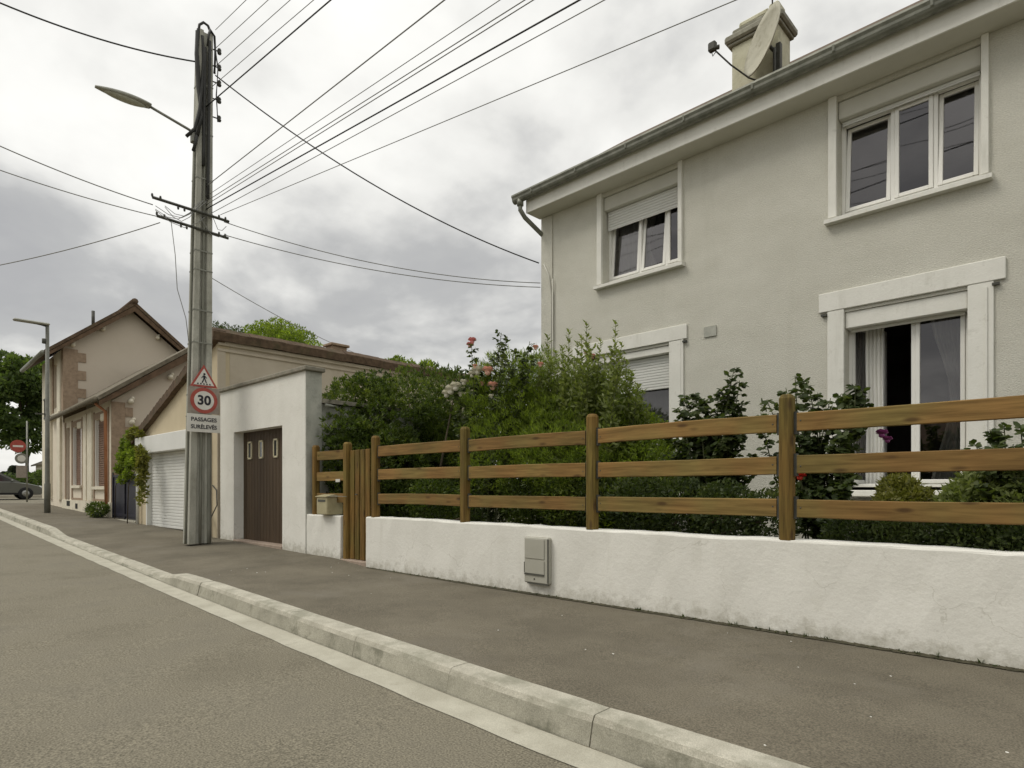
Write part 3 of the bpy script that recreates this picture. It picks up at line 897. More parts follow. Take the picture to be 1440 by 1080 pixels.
for xc_ in (-11.82, -11.34, -10.76):
    mb = MB()
    for (a, b, c, d) in ((-.085, -.055, 1.70, 2.04), (.055, .085, 1.70, 2.04), (-.085, .085, 2.01, 2.04), (-.085, .085, 1.70, 1.73)):
        mb.box(xc_ + a, xc_ + b, DN - .018, DN + .0, c, d, T=fw)
    fr = mb.build('light_frame', M['cream_paint'], gar, True)
    mb = MB(); mb.box(xc_ - .056, xc_ + .056, DN - .008, DN - .004, 1.73, 2.01, T=fw)
    p = mb.build('light_pane', M['car_glass'], fr, False)
    # bring the pane into the garage frame
    inv = gar.matrix_basis.inverted()
    for v in p.data.vertices: v.co = inv @ v.co
mb = MB(); mb.box(-12.12, -10.14, -.02, .30, -.1, zw(-11) + .035, T=fw, bev=.01); mb.build('door_sill', M['threshold'], gar, True)

# ================================================================== BEIGE MIDDLE BUILDING (mono-pitch roof)
mid = wallroot('beige_building', 'beige workshop with a one-sided brown tiled roof and white roller door', 'building', -15.4)
XR, XL = -12.92, -17.95
ZR_, ZL_ = 4.14, 2.42
def roofz(x): return ZL_ + (ZR_ - ZL_) * (x - XL) / (XR - XL)
# front wall: polygon with an opening for the roller door
OX0, OX1, OZ = -17.28, -14.15, 2.03
mb = MB()
mb.prism([(XL, -.1), (OX0, -.1), (OX0, roofz(OX0)), (XL, roofz(XL))], 0, .25, 'y', fw)
mb.prism([(OX0, OZ), (OX1, OZ), (OX1, roofz(OX1)), (OX0, roofz(OX0))], 0, .25, 'y', fw)
mb.prism([(OX1, -.1), (XR, -.1), (XR, roofz(XR)), (OX1, roofz(OX1))], 0, .25, 'y', fw)
fixn(mb.build('front_wall', M['cream_render'], mid, True))
mb = MB(); mb.box(XR - .2, XR + .004, .252, 7.2, -.1, 4.14, T=fw)
mb.box(XL, XL + .2, .252, 7.0, -.1, 2.3, T=fw); mb.box(XL + .2, XR - .2, 6.8, 7.0, -.1, 2.3, T=fw)
mb.build('side_wall', M['beige_render'], mid, True)
# moulded bands under the tiles of the tall side
mb = MB(); mb.box(XR + .004, XR + .06, .0, 7.2, 4.05, 4.135, T=fw, bev=.008); mb.box(XR + .004, XR + .035, .0, 7.2, 3.93, 3.985, T=fw, bev=.006)
mb.box(XR + .004, XR + .02, -.0, .16, -.1, 3.93, T=fw)
build_each(mb, 'cornice', M['beige_render'], mid, True)
# roof sheet with tiles: verge tiles run down the front and along the high side
mb = MB()
mb.prism([(XL - .25, roofz(XL - .25) + .0), (XR + .07, roofz(XR + .07)), (XR + .07, roofz(XR + .07) + .12), (XL - .25, roofz(XL - .25) + .12)], -.08, 7.3, 'y', fw)
roof = fixn(mb.build('roof', M['tile'], mid, True))
mb = MB()
random.seed(11)
nt_ = 24
for k in range(nt_):                       # front verge tiles
    xa = XL - .27 + (XR + .1 - XL + .27) * k / nt_; xb = XL - .27 + (XR + .1 - XL + .27) * (k + 1.12) / nt_
    j = random.uniform(-.01, .01)
    za, zb = roofz(xa) + .115 + j, roofz(xb) + .15 + j
    mb.prism([(xa, za - .17), (xb, zb - .20), (xb, zb), (xa, za)], -.125, .12, 'y', fw)
for k in range(30):                        # tiles capping the high side
    y0 = -.13 + k * .25; j = random.uniform(-.012, .012)
    mb.prism([(XR + .13, 4.13 + j), (XR + .15, 4.30 + j), (XR + .02, 4.40 + j), (XR - .25, 4.30 + j), (XR - .25, 4.2)], y0, y0 + .262, 'y', fw)
fixn(mb.build('verge_tiles', M['tile'], mid, True))
mb = MB(); mb.box(-14.5, -14.1, 3.0, 3.4, 3.9, 4.75, T=fw)
mb = MB(); mb.box(XR - .55, XR - .25, 2.75, 3.15, 4.1, 4.56, T=fw, bev=.01); mb.box(XR - .6, XR - .2, 2.70, 3.2, 4.56, 4.62, T=fw, bev=.01); mb.build('chimney', M['brick'], mid, True)
# roller shutter and its box
mb = MB(); mb.box(-17.85, -14.0, -.13, -.003, 2.0, 2.42, T=fw, bev=.015); mb.build('shutter_box', M['shutter_white'], mid, True)
mb = MB()
for k in range(26):
    z0 = zw(-15.8) - .0 + k * .073
    mb.prism([(.10, z0), (.085, z0 + .012), (.085, z0 + .06), (.10, z0 + .072), (.12, z0 + .072), (.12, z0)], OX0 + .01, OX1 - .01, 'x', fw)
fixn(mb.build('roller_door', M['shutter_white'], mid, True))
mb = MB(); mb.box(OX0 - .05, OX0 + .03, -.02, .12, .1, 2.0, T=fw); mb.box(OX1 - .03, OX1 + .05, -.02, .12, .1, 2.0, T=fw)
build_each(mb, 'door_rail', M['shutter_white'], mid, True)
mb = MB(); mb.tube([fw(-13.25, -.05, .16), fw(-13.25, -.05, 2.15)], .05, 8); mb.tube([fw(-13.25, -.05, 2.15), fw(-13.28, -.03, 3.9)], .035, 8); mb.build('downpipe', M['cream_paint'], mid, True)
mb = MB(); mb.tube([fw(-17.78, -.08, zw(-17.8)), fw(-17.78, -.08, 2.0)], .04, 8); mb.build('support_post', M['shutter_white'], mid, True)

# blue gate beside it, with a climber
bg_ = wallroot('blue_gate', 'dark blue sheet metal gate between the workshop and the brick trimmed house', 'gate', -19.3)
mb = MB(); mb.box(-20.70, -18.40, .10, .13, zw(-19.5) + .04, 1.52, T=fw)
mb.build('gate_leaf', M['blue_gate'], bg_, True)
mb = MB()
for xx in (-20.70, -19.55, -18.46): mb.box(xx, xx + .06, .07, .098, zw(-19.5) + .02, 1.6, T=fw)
for z_ in (.36, 1.46): mb.box(-20.6, -18.46, .075, .0985, z_, z_ + .06, T=fw)
build_each(mb, 'gate_frame', M['blue_gate'], bg_, True)

# ================================================================== BRICK TRIMMED HOUSE (two volumes)
h3 = thing('brick_trimmed_house', 'pinkish rendered house with brick quoins, peaked roof and low front wing', 'house', (-24, 4.5, zw(-24)))
YF = 4.5
XA, XB, XC = -20.85, -28.0, -32.3       # wing right, shared corner, far left
ident = lambda x, y, z: (x, y, z)
# low wing
mb = MB()
mb.prism([(YF, -.1), (YF, 3.72), (6.95, 5.53), (9.2, 3.9), (9.2, -.1)], XA - .2, XA, 'x')
fixn(mb.build('wing_gable', M['pink_render'], h3, True))
mb = MB()
holed(mb, XB, XA - .2, zw(-24) - .3, 3.75, YF, YF + .22, [(-27.60, -27.0, .5, 3.35), (-26.4, -24.92, 1.24, 3.3), (-23.02, -21.45, 1.2, 3.3)], ident)
mb.build('wing_front', M['front_render'], h3, True)
mb = MB(); mb.box(XB - .02, XA + .05, YF - .07, YF - .002, -.1, .72); mb.build('plinth', M['stone_trim'], h3, True)
mb = MB()
for (a, b, c) in ((-27.1, -26.55, .52), (-25.6, -25.25, .45), (-23.5, -22.9, .40)):
    mb.box(a, b, YF - .078, YF - .071, c - .02, c + .16)
build_each(mb, 'cellar_vent', M['dark_vent'], h3, True)
# brick piers + stone pilasters of the wing
mb = MB()
for a, b in ((-27.8, -27.61), (-26.62, -26.41), (-24.91, -24.72), (-23.2, -23.03), (-21.44, -21.22)):
    mb.box(a, b, YF - .022, YF - .003, .73, 3.55)
for a, b in ((-26.40, -24.92), (-23.02, -21.45)):
    mb.box(a, b, YF - .018, YF - .003, .73, .80)
    mb.box(a, b, YF - .020, YF - .003, 3.31, 3.50)
mb.box(XA + .003, XA + .03, YF - .03, YF + .32, .72, 3.68)
for k in range(5):
    mb.box(XA + .003, XA + .031, YF + .322, YF + .52, .95 + k*.58, 1.22 + k*.58)
build_each(mb, 'brick_trim', M['brick'], h3, True)
mb = MB()
for a, b in ((-24.62, -24.18), (-24.0, -23.35), (-21.0, -20.86)):
    mb.box(a, b, YF - .035, YF - .003, .73, 3.6)
for a, b, c in ((-26.4, -24.92, 1.16), (-23.02, -21.45, 1.12)):
    mb.box(a - .03, b + .06, YF - .09, YF - .003, c - .02, c + .07)
    mb.box(a + .95, b + .04, YF - .06, YF - .003, 3.18, 3.42, bev=.03)
build_each(mb, 'stone_trim', M['stone_trim'], h3, True)
for (a, b, c, d) in ((-26.4, -24.92, 1.24, 3.3), (-23.02, -21.45, 1.2, 3.3)):
    mb = MB()
    mb.box(a, b, YF + .10, YF + .13, c, d)
    for k in range(28):
        z_ = c + .03 + k * .07
        mb.prism([(YF + .08, z_), (YF + .099, z_ + .05), (YF + .099, z_)], a + .03, b - .22, 'x')
    w_ = fixn(mb.build('window', M['rust_shutter'], h3, True))
    for (u, v_) in ((b - .20, b), (a, a + .05)):
        mb = MB(); mb.box(u, v_, YF + .0, YF + .099, c, d)
        f_ = mb.build('frame', M['pvc'], w_)
        inv = h3.matrix_basis.inverted()
        for v in f_.data.vertices: v.co = inv @ v.co
mb = MB(); mb.box(-27.6, -27.0, YF + .08, YF + .12, .5, 3.4); mb.build('door', M['rust_shutter'], h3, True)
# wing roof
mb = MB()
mb.prism([(4.1, 3.66), (4.1, 3.78), (6.95, 5.89), (9.6, 3.9), (9.6, 3.78), (6.95, 5.75)], XB - .3, XA + .3, 'x')
fixn(mb.build('wing_roof', M['slate_tile'], h3, True))
mb = MB(); mb.prism([(4.12, 3.50), (4.12, 3.64), (6.95, 5.73), (6.95, 5.48)], XA + .22, XA + .285, 'x')
build_each(mb, 'verge_board', M['rafter'], h3, True, fix=True)
mb = MB()
for yy, zz_ in ((4.95, 3.72), (6.02, 4.58), (4.98, 3.10)):
    mb.ell((XA + .10, yy, zz_), (.12, .085, .085), 9, 6); mb.ell((XA + .08, yy + .05, zz_ + .09), (.1, .06, .06), 8, 5)
build_each(mb, 'corbel', M['stone_trim'], h3, True)
mb = MB(); mb.tube([(XB - .4, 4.03, 3.68), (XA + .25, 4.03, 3.68)], .075, 8); mb.build('gutter', M['slate_tile'], h3, True)
mb = MB(); mb.tube([(-21.1, 4.12, 3.62), (-21.1, 4.38, 3.4), (-21.1, 4.40, .5)], .045, 8); mb.build('downpipe', M['orange_pipe'], h3, True)
# tall block
RY, RZ = 6.72, 8.40
mb = MB()
mb.prism([(YF, -.1), (YF, 6.45), (RY, 8.22), (9.1, 6.3), (9.1, -.1)], XB - .25, XB, 'x')
mb.prism([(YF, -.1), (YF, 6.45), (RY, 8.22), (9.1, 6.3), (9.1, -.1)], XC, XC + .25, 'x')
mb.box(XC + .25, XB - .25, 8.9, 9.1, -.1, 6.3)
build_each(mb, 'tall_gable', M['pink_render'], h3, True, fix=True)
mb = MB()
holed(mb, XC + .25, XB - .25, -.1, 6.45, YF, YF + .22, [(-30.1, -29.1, 4.3, 6.05)], ident)
mb.build('tall_front', M['front_render'], h3, True)
mb = MB()
mb.box(-30.1, -29.1, YF + .12, YF + .16, 4.3, 6.05); w_ = mb.build('window', M['rust_shutter'], h3, True)
mb = MB()
mb.box(XB - .35, XB + .012, YF - .04, YF - .003, 3.9, 6.35)
mb.box(XB + .003, XB + .03, YF - .04, YF + .42, 3.6, 6.4)
for k in range(4):
    mb.box(XB + .003, XB + .031, YF + .42, YF + .68, 3.9 + k*.68, 4.25 + k*.68)
mb.box(-30.3, -30.1, YF - .04, YF - .003, 3.9, 6.3)
build_each(mb, 'quoins', M['brick'], h3, True)
mb = MB()
for a, b in ((-32.25, -31.5), (-30.75, -30.4), (-29.0, -28.4)):
    mb.box(a, b, YF - .08, YF - .003, .7, 6.35)
mb.box(-31.6, -28.4, YF - .12, YF - .003, 3.85, 4.05)
build_each(mb, 'stone_pilaster', M['stone_trim'], h3, True)
mb = MB(); mb.prism([(YF - .32, 3.86), (YF - .32, 3.94), (YF - .13, 3.94), (YF - .13, 3.86)], -30.2, -29.2, 'x')
for k in range(7):
    mb.box(-30.15 + k*.15, -30.13 + k*.15, YF - .31, YF - .29, 3.94, 4.6)
mb.box(-30.2, -29.2, YF - .33, YF - .28, 4.6, 4.66)
mb.build('balcony', M['dark_steel'], h3, True)
mb = MB()
mb.prism([(3.85, 6.05), (3.85, 6.18), (RY, 8.55), (9.5, 6.25), (9.5, 6.12), (RY, 8.40)], XC - .35, XB + .42, 'x')
mb.tube([(XC - .35, RY, 8.55), (XB + .45, RY, 8.55)], .12, 8)
fixn(mb.build('tall_roof', M['tile'], h3, True))
mb = MB()
mb.prism([(3.95, 5.98), (3.95, 6.10), (RY, 8.38), (RY, 8.16)], XB + .34, XB + .40, 'x')
mb.prism([(9.45, 6.02), (9.45, 6.12), (RY, 8.38), (RY, 8.16)], XB + .34, XB + .40, 'x')
build_each(mb, 'verge_board', M['rafter'], h3, True, fix=True)
mb = MB()
for yy, zz_ in ((4.75, 6.55), (5.72, 7.32), (7.62, 7.32)):
    mb.ell((XB + .10, yy, zz_), (.12, .085, .085), 9, 6); mb.ell((XB + .08, yy + .03, zz_ + .09), (.1, .06, .05), 8, 5)
build_each(mb, 'corbel', M['stone_trim'], h3, True)
mb = MB(); mb.tube([(XC - .35, 3.80, 6.08), (XB + .4, 3.80, 6.08)], .08, 8); mb.build('gutter', M['zinc'], h3, True)
mb = MB(); mb.tube([(XB - 1.5, 5.7, 7.6), (XB - 1.5, 5.7, 8.35)], .06, 8); mb.build('flue', M['dark_steel'], h3, True)

# plain houses: one added out of view opposite, one beyond the crossing
def plain_house(name, label, x0, x1, y0, y1, z0, ze, zr_, wallm, roofm, win=()):
    t = thing(name, label, 'house', ((x0+x1)/2, (y0+y1)/2, z0))
    ym = (y0 + y1) / 2
    mb = MB()
    mb.prism([(y0, z0), (y0, ze), (ym, zr_ - .1), (y1, ze), (y1, z0)], x0, x1, 'x')
    fixn(mb.build('wall', M[wallm], t, True))
    mb = MB(); mb.prism([(y0 - .3, ze - .22), (y0 - .3, ze - .1), (ym, zr_ + .05), (y1 + .3, ze - .1), (y1 + .3, ze - .22), (ym, zr_ - .08)], x0 - .3, x1 + .3, 'x')
    fixn(mb.build('roof', M[roofm], t, True))
    mb = MB(); mb.box(x1 - 1.5, x1 - 1.0, ym - .3, ym + .2, zr_ - .4, zr_ + .8); mb.build('chimney', M['brick'], t, True)
    for (ya, yb, za, zb) in win:
        mb = MB(); mb.box(x1 + .002, x1 + .05, ya, yb, za, zb); w = mb.build('window', M['rust_shutter'], t, True)
    return t
plain_house('far_house', 'plain pale house added unseen on the opposite side of the street, for window reflections', -16, 7, -19, -9.5, -.15, 2.9, 4.9, 'beige_render', 'tile')  # added out of view so the window panes have something to mirror
plain_house('far_house', 'pale low house beyond the crossing, behind the no entry sign', -66, -55, 8.6, 15, .7, 3.2, 4.8, 'stone_trim', 'slate_tile', ((9.6, 10.5, 1.7, 2.9), (12.0, 13.0, 1.7, 2.9)))

# ================================================================== MAIN HOUSE
YH = 9.0
HX0, HX1 = -8.0, 4.5
hs = thing('rendered_house', 'two storey off white rendered house behind the wooden fence', 'house', (-2, YH, .1))
holes = [(-6.54, -5.02, 4.83, 6.40), (-2.64, -1.08, 4.83, 6.40), (-2.55, -1.21, 1.12, 3.52), (-6.9, -5.19, 1.9, 3.52)]
mb = MB()
holed(mb, HX0, HX1, -.2, 6.50, YH, YH + .28, holes, ident)
mb.box(HX0, HX0 + .2, YH + .282, 15.2, -.2, 6.5)
mb.box(HX1 - .2, HX1, YH + .282, 15.2, -.2, 6.5); mb.box(HX0 + .2, HX1 - .2, 15.0, 15.2, -.2, 6.5)
mb.build('wall', M['render_house'], hs, True)
mb = MB(); mb.box(HX0 - .01, HX0 + .27, YH - .025, YH - .003, -.2, 6.46); mb.build('corner_pilaster', M['render_house'], hs, True)
# interior: dark rooms behind the openings
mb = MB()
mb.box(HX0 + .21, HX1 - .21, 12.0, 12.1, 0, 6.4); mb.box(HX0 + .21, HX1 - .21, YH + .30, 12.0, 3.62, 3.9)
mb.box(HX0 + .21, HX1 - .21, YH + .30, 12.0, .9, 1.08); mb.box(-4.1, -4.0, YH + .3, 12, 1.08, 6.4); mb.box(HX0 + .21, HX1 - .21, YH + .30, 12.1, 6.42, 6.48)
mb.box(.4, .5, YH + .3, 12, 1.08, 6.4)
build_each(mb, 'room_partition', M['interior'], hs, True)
# eaves
mb = MB(); mb.box(HX0 - .06, HX1 + .3, 8.613, YH - .004, 6.47, 6.492)
mb.build('soffit', M['soffit'], hs, True)
mb = MB(); mb.box(HX0 - .06, HX1 + .3, 8.585, 8.612, 6.465, 6.775, bev=.004); mb.build('fascia', M['white_trim'], hs, True)
mb = MB()
g0, g1 = HX0 - .28, HX1 + .3
prof = []
for k in range(9):
    t = PI * k / 8
    prof.append((8.495 - .075 * math.cos(t), 6.755 - .085 * math.sin(t)))
prof = [(8.412, 6.80), (8.402, 6.815), (8.40, 6.79)] + prof + [(8.575, 6.80), (8.578, 6.745)]
outer = [(y, z) for y, z in prof]
inner = [(y + (.004 if y < 8.5 else -.004), z + .006) for y, z in prof][::-1]
mb.prism(outer + inner, g0, g1, 'x')
gutter = fixn(mb.build('gutter', M['zinc'], hs, True))
mb = MB(); mb.prism([(8.425, 6.79), (8.50, 6.675), (8.57, 6.79)], g0 - .004, g0 + .0, 'x'); 
for k in range(12):
    xx = g0 + .5 + k * 1.05
    mb.prism([(8.398, 6.80), (8.41, 6.73), (8.495, 6.662), (8.58, 6.72), (8.58, 6.735), (8.495, 6.675), (8.42, 6.735), (8.405, 6.80)], xx, xx + .03, 'x')
build_each(mb, 'gutter_bracket', M['zinc'], hs, True, fix=True)
mb = MB()
mb.tube([(-8.12, 8.49, 6.70), (-8.12, 8.49, 6.52), (-8.10, 8.60, 6.40), (-7.99, 9.05, 6.12), (-8.06, 9.18, 5.9), (-8.06, 9.18, .3)], .045, 10)
mb.tube([(-8.12, 8.49, 6.72), (-8.12, 8.49, 6.60)], .065, 10)
mb.build('downpipe', M['zinc'], hs, True)
# roof
mb = MB()
ZE, ZP = 6.80, 9.35
mb.prism([(8.47, ZE - .10), (8.47, ZE - .02), (12.1, ZP), (15.7, ZE - .02), (15.7, ZE - .12), (12.1, ZP - .1)], HX0 - .12, HX1 + .3, 'x')
fixn(mb.build('roof', M['tile'], hs, True))
mb = MB(); mb.prism([(YH, 6.5), (12.1, ZP - .12), (15.2, 6.5)], HX0 + .002, HX0 + .2, 'x'); fixn(mb.build('gable', M['render_house'], hs, True))
# chimney stack
cx0, cx1, cy0, cy1 = -4.72, -3.92, 10.3, 10.82
M['chimney_cap'] = surf('chimney_cap_cement', (0.22, 0.21, 0.165), (0.33, 0.32, 0.26), scale=8, rough=0.95, bump=0.5, bscale=40)
ch = MB(); ch.box(cx0, cx1, cy0, cy1, 7.6, 8.86, bev=.01)
chimney = ch.build('chimney', M['chimney'], hs, True)
mb = MB()
mb.box(cx0 - .05, cx1 + .05, cy0 - .05, cy1 + .05, 8.862, 8.91, bev=.01)
mb.box(cx0 - .10, cx1 + .10, cy0 - .10, cy1 + .10, 8.912, 9.04, bev=.03)
mb.box(cx0 - .0, cx1 - .0, cy0 - .0, cy1 + .0, 9.042, 9.16, bev=.02)
cap = mb.build('chimney_cap', M['chimney_cap'], chimney)
mb = MB(); mb.box(cx0 + .1, cx0 + .62, cy0 + .04, cy1 - .05, 9.162, 9.27, bev=.03); mb.box(cx0 + .60, cx1 - .03, cy0 + .08, cy1 - .12, 9.163, 9.34, bev=.03)
pot = mb.build('chimney_pot', M['chimney'], chimney)
inv = hs.matrix_basis.inverted()
for o_ in (cap, pot):
    for v in o_.data.vertices: v.co = inv @ v.co

# window dressings
def win_part(mbx_, name, mat, parent):
    o_ = mbx_.build(name, mat, parent)
    for v in o_.data.vertices: v.co = inv @ v.co
    return o_
def curtain_mb(x0, x1, y, z0, z1, taper=0, side=1):
    mb = MB(); n = 40; rows = 8; vs = []
    for j in range(rows + 1):
        t = j / rows; z = z1 + (z0 - z1) * t
        k = 1 - taper * math.sin(PI * min(1, t * 1.0)) ** 1.5 if taper else 1
        for i in range(n + 1):
            u = i / n
            x = x0 + (x1 - x0) * u * k if side > 0 else x1 - (x1 - x0) * (1 - u) * k
            vs.append((x, y + .028 * math.sin(u * 38 + .6 * math.sin(j)) + .01 * math.sin(u * 90), z))
    fs = [(j*(n+1)+i, j*(n+1)+i+1, (j+1)*(n+1)+i+1, (j+1)*(n+1)+i) for j in range(rows) for i in range(n)]
    mb.add(vs, fs, 0, True)
    return mb
def upvc_window(x0, x1, z0, z1, yf, splits, tilts, curtains, label):
    """outer frame, one sash per split, each with its pane"""
    w = MB(); f = .045; d = .07
    w.box(x0, x0 + f, yf, yf + d, z0, z1, bev=.004); w.box(x1 - f, x1, yf, yf + d, z0, z1, bev=.004)
    w.box(x0 + f, x1 - f, yf, yf + d, z0, z0 + f, bev=.004); w.box(x0 + f, x1 - f, yf, yf + d, z1 - f, z1, bev=.004)
    for s in splits[1:-1]:
        w.box(s - .022, s + .022, yf + .004, yf + d - .004, z0 + f, z1 - f)
    win = w.build('window', M['pvc'], hs, True)
    if label: win['label'] = label
    for i in range(len(splits) - 1):
        a = splits[i] + (.047 if i == 0 else .024); b = splits[i+1] - (.047 if i == len(splits) - 2 else .024)
        za, zb = z0 + f + .002, z1 - f - .002
        tl = tilts[i]
        def TT(x, y, z, za=za, a=a, tl=tl):
            if tl[0] == 'tilt':       # tipped inwards at the top
                return (x, y + (z - za) * tl[1], z)
            if tl[0] == 'swing':      # turned on its left hinge
                c_, s_ = math.cos(tl[1]), math.sin(tl[1])
                return (a + (x - a) * c_, y + (x - a) * s_, z)
            return (x, y, z)
        g = .05; yy = yf - .012
        s = MB()
        s.box(a, a + g, yy, yy + .055, za, zb, TT, bev=.006); s.box(b - g, b, yy, yy + .055, za, zb, TT, bev=.006)
        s.box(a + g, b - g, yy, yy + .055, za, za + g, TT, bev=.006); s.box(a + g, b - g, yy, yy + .055, zb - g, zb, TT, bev=.006)
        win_part(s, 'sash', M['pvc'], win)
        p = MB(); p.quad(TT(a + g - .003, yy + .025, za + g - .003), TT(b - g + .003, yy + .025, za + g - .003), TT(b - g + .003, yy + .025, zb - g + .003), TT(a + g - .003, yy + .025, zb - g + .003))
        win_part(p, 'pane', M['glass'], win)
    for (a, b, za, zb, tp, sd) in curtains:
        win_part(curtain_mb(a, b, yf + .22, za, zb, tp, sd), 'curtain', M['curtain'], win)
    return win
YW = YH + .19
# upper windows
upvc_window(-6.54, -5.02, 4.89, 6.16, YW, [-6.54, -5.875, -5.36, -5.02], [('tilt', .085), ('tilt', .095), ('', 0)],
            [(-6.47, -5.9, 4.9, 6.15, 0, 1), (-6.0, -5.62, 4.9, 6.15, .5, 1)], 'upper left window, three sashes, shutter half lowered')
upvc_window(-2.64, -1.08, 4.89, 6.16, YW, [-2.64, -2.03, -1.56, -1.08], [('tilt', .085), ('', 0), ('tilt', .07)], [], 'upper right window, three sashes, shutter fully raised')
for (a, b, drop, lab) in ((-6.54, -5.02, 5.86, 'half lowered shutter'), (-2.64, -1.08, 6.12, None)):
    mb = MB(); mb.box(a + .003, b - .003, YH + .03, YH + .185, 6.163, 6.395, bev=.01); bx_ = mb.build('shutter_box', M['shutter'], hs, True)
    mb = MB()
    k = 0; z = 6.158
    while z > drop:
        mb.prism([(YW - .055, z), (YW - .067, z - .008), (YW - .067, z - .038), (YW - .055, z - .046)], a + .03, b - .03, 'x'); z -= .047
    mb.box(a + .03, b - .03, YW - .07, YW - .052, z - .014, z)
    sh = fixn(mb.build('roller_shutter', M['shutter_white'], hs, True))
    # projecting white surround and sill
    mb = MB()
    mb.box(a - .105, a - .002, YH - .05, YH + .16, 4.828, 6.468, bev=.005)
    mb.box(b + .002, b + .075, YH - .05, YH + .16, 4.828, 6.468, bev=.005)
    build_each(mb, 'surround', M['white_trim'], hs, True)
    mb = MB(); mb.prism([(YH - .11, 4.745), (YH - .11, 4.795), (YH + .22, 4.885), (YH + .22, 4.745)], a - .14, b + .11, 'x')
    fixn(mb.build('sill', M['white_trim'], hs, True))
# french door
upvc_window(-2.55, -1.21, 1.16, 3.40, YW, [-2.55, -1.80, -1.21], [('swing', 1.18), ('', 0)],
            [(-2.47, -2.18, 1.2, 3.35, 0, 1), (-1.66, -1.27, 1.2, 3.35, .55, -1)], 'french window with net curtains behind the fence')
mb = MB(); mb.box(-2.547, -1.213, YH + .02, YH + .185, 3.30, 3.517, bev=.008); mb.build('shutter_box', M['white_trim'], hs, True)
mb = MB(); mb.box(-2.50, -1.25, YW - .07, YW - .05, 3.255, 3.297); mb.build('roller_shutter', M['shutter'], hs, True)
mb = MB()
for a, b in ((-2.76, -2.552), (-1.208, -.96)):
    mb.box(a, b, YH - .028, YH - .003, .9, 3.56, bev=.006)
mb.box(-2.87, -.85, YH - .034, YH - .004, 3.562, 3.82, bev=.008)
mb.box(-1.04, -1.02, YH - .045, YH - .029, .9, 3.5)
build_each(mb, 'surround', M['white_trim'], hs, True)
mb = MB(); mb.box(-2.8, -1.0, YH - .30, YH + .18, 1.04, 1.118, bev=.01); mb.box(-2.8, -1.0, YH - .6, YH - .02, .86, .96, bev=.01)
build_each(mb, 'doorstep', M['white_trim'], hs, True)
mb = MB()
for xx, zz_ in ((-2.80, 3.525), (-.94, 3.525), (-4.90, 3.525)):
    mb.box(xx - .035, xx + .035, YH - .05, YH - .01, zz_ - .02, zz_ + .008)
build_each(mb, 'shutter_hook', M['dark_steel'], hs, True)
# kitchen window (shutter half down) hidden by the shrubs
upvc_window(-6.9, -5.19, 1.94, 3.40, YW, [-6.9, -6.05, -5.19], [('', 0), ('', 0)], [(-6.8, -5.3, 1.95, 3.3, 0, 1)], 'ground floor window behind the shrubs, shutter partly lowered')
mb = MB(); mb.box(-6.897, -5.193, YH + .02, YH + .185, 3.40, 3.517, bev=.008); mb.build('shutter_box', M['white_trim'], hs, True)
mb = MB(); z = 3.39
while z > 2.85:
    mb.prism([(YW - .055, z), (YW - .067, z - .008), (YW - .067, z - .038), (YW - .055, z - .046)], -6.87, -5.22, 'x'); z -= .047
fixn(mb.build('roller_shutter', M['shutter_white'], hs, True))
mb = MB()
for a, b in ((-7.12, -6.902), (-5.188, -4.97)):
    mb.box(a, b, YH - .028, YH - .003, 1.7, 3.56, bev=.006)
mb.box(-7.22, -4.865, YH - .034, YH - .004, 3.562, 3.80, bev=.008)
mb.box(-4.965, -4.93, YH - .03, YH - .003, 1.7, 3.56)
mb.box(-7.2, -4.9, YH - .12, YH + .18, 1.86, 1.94, bev=.01)
build_each(mb, 'surround', M['white_trim'], hs, True)
mb = MB(); mb.box(-4.575, -4.37, YH - .02, YH - .003, 3.525, 3.685)
vent = mb.build('air_vent', M['grey_render'], hs, True)
mb = MB(); mb.tube([(-7.93, YH - .04, 5.55), (-7.8, YH - .04, 5.3), (-7.72, YH - .04, 4.9), (-7.73, YH - .04, .5)], .014, 6); mb.tube([(-7.70, YH - .04, 5.2), (-7.70, YH - .04, .5)], .010, 6)
build_each(mb, 'wall_cable', M['shutter'], hs, True)

# satellite dish, edge on, fixed to the chimney
dish = thing('satellite_dish', 'weathered oval satellite dish seen edge on in front of the chimney', 'satellite dish', (-4.10, 9.98, 8.05))
mb = MB()
nrm = Vector((-.52, -.82, .21)).normalized()
ax2 = Vector((.37, 0, .93)); ax2 = (ax2 - nrm * ax2.dot(nrm)).normalized(); ax1 = ax2.cross(nrm).normalized()
c0 = Vector((.035, -.02, .43)); vs = []; fs = []
rings, seg = 7, 36
for side in (0, 1):
    for i in range(rings + 1):
        rr = i / rings
        for k in range(seg):
            t = 2*PI*k/seg
            p = c0 + ax1 * (.40 * rr * math.cos(t)) + ax2 * (.535 * rr * math.sin(t)) + nrm * (.10 * (rr**2 - 1) - side * .018)
            vs.append(p)
off = (rings + 1) * seg
for side in (0, 1):
    for i in range(rings):
        for k in range(seg):
            a = [side*off + i*seg + k, side*off + i*seg + (k+1) % seg, side*off + (i+1)*seg + (k+1) % seg, side*off + (i+1)*seg + k]
            fs.append(a if side == 0 else a[::-1])
for k in range(seg):
    fs.append([rings*seg + k, rings*seg + (k+1) % seg, off + rings*seg + (k+1) % seg, off + rings*seg + k])
mb.add(vs, fs, 0, True); mb.build('reflector', M['dish'], dish)
bot = c0 - ax2 * .56
lnb = Vector((-.60, -.44, .40))
mb = MB(); mb.tube([bot + Vector((.08, .08, -.04)), bot, bot + (lnb - bot) * .5 + Vector((0, 0, -.03)), lnb], .013, 8); mb.build('arm', M['dark_steel'], dish)
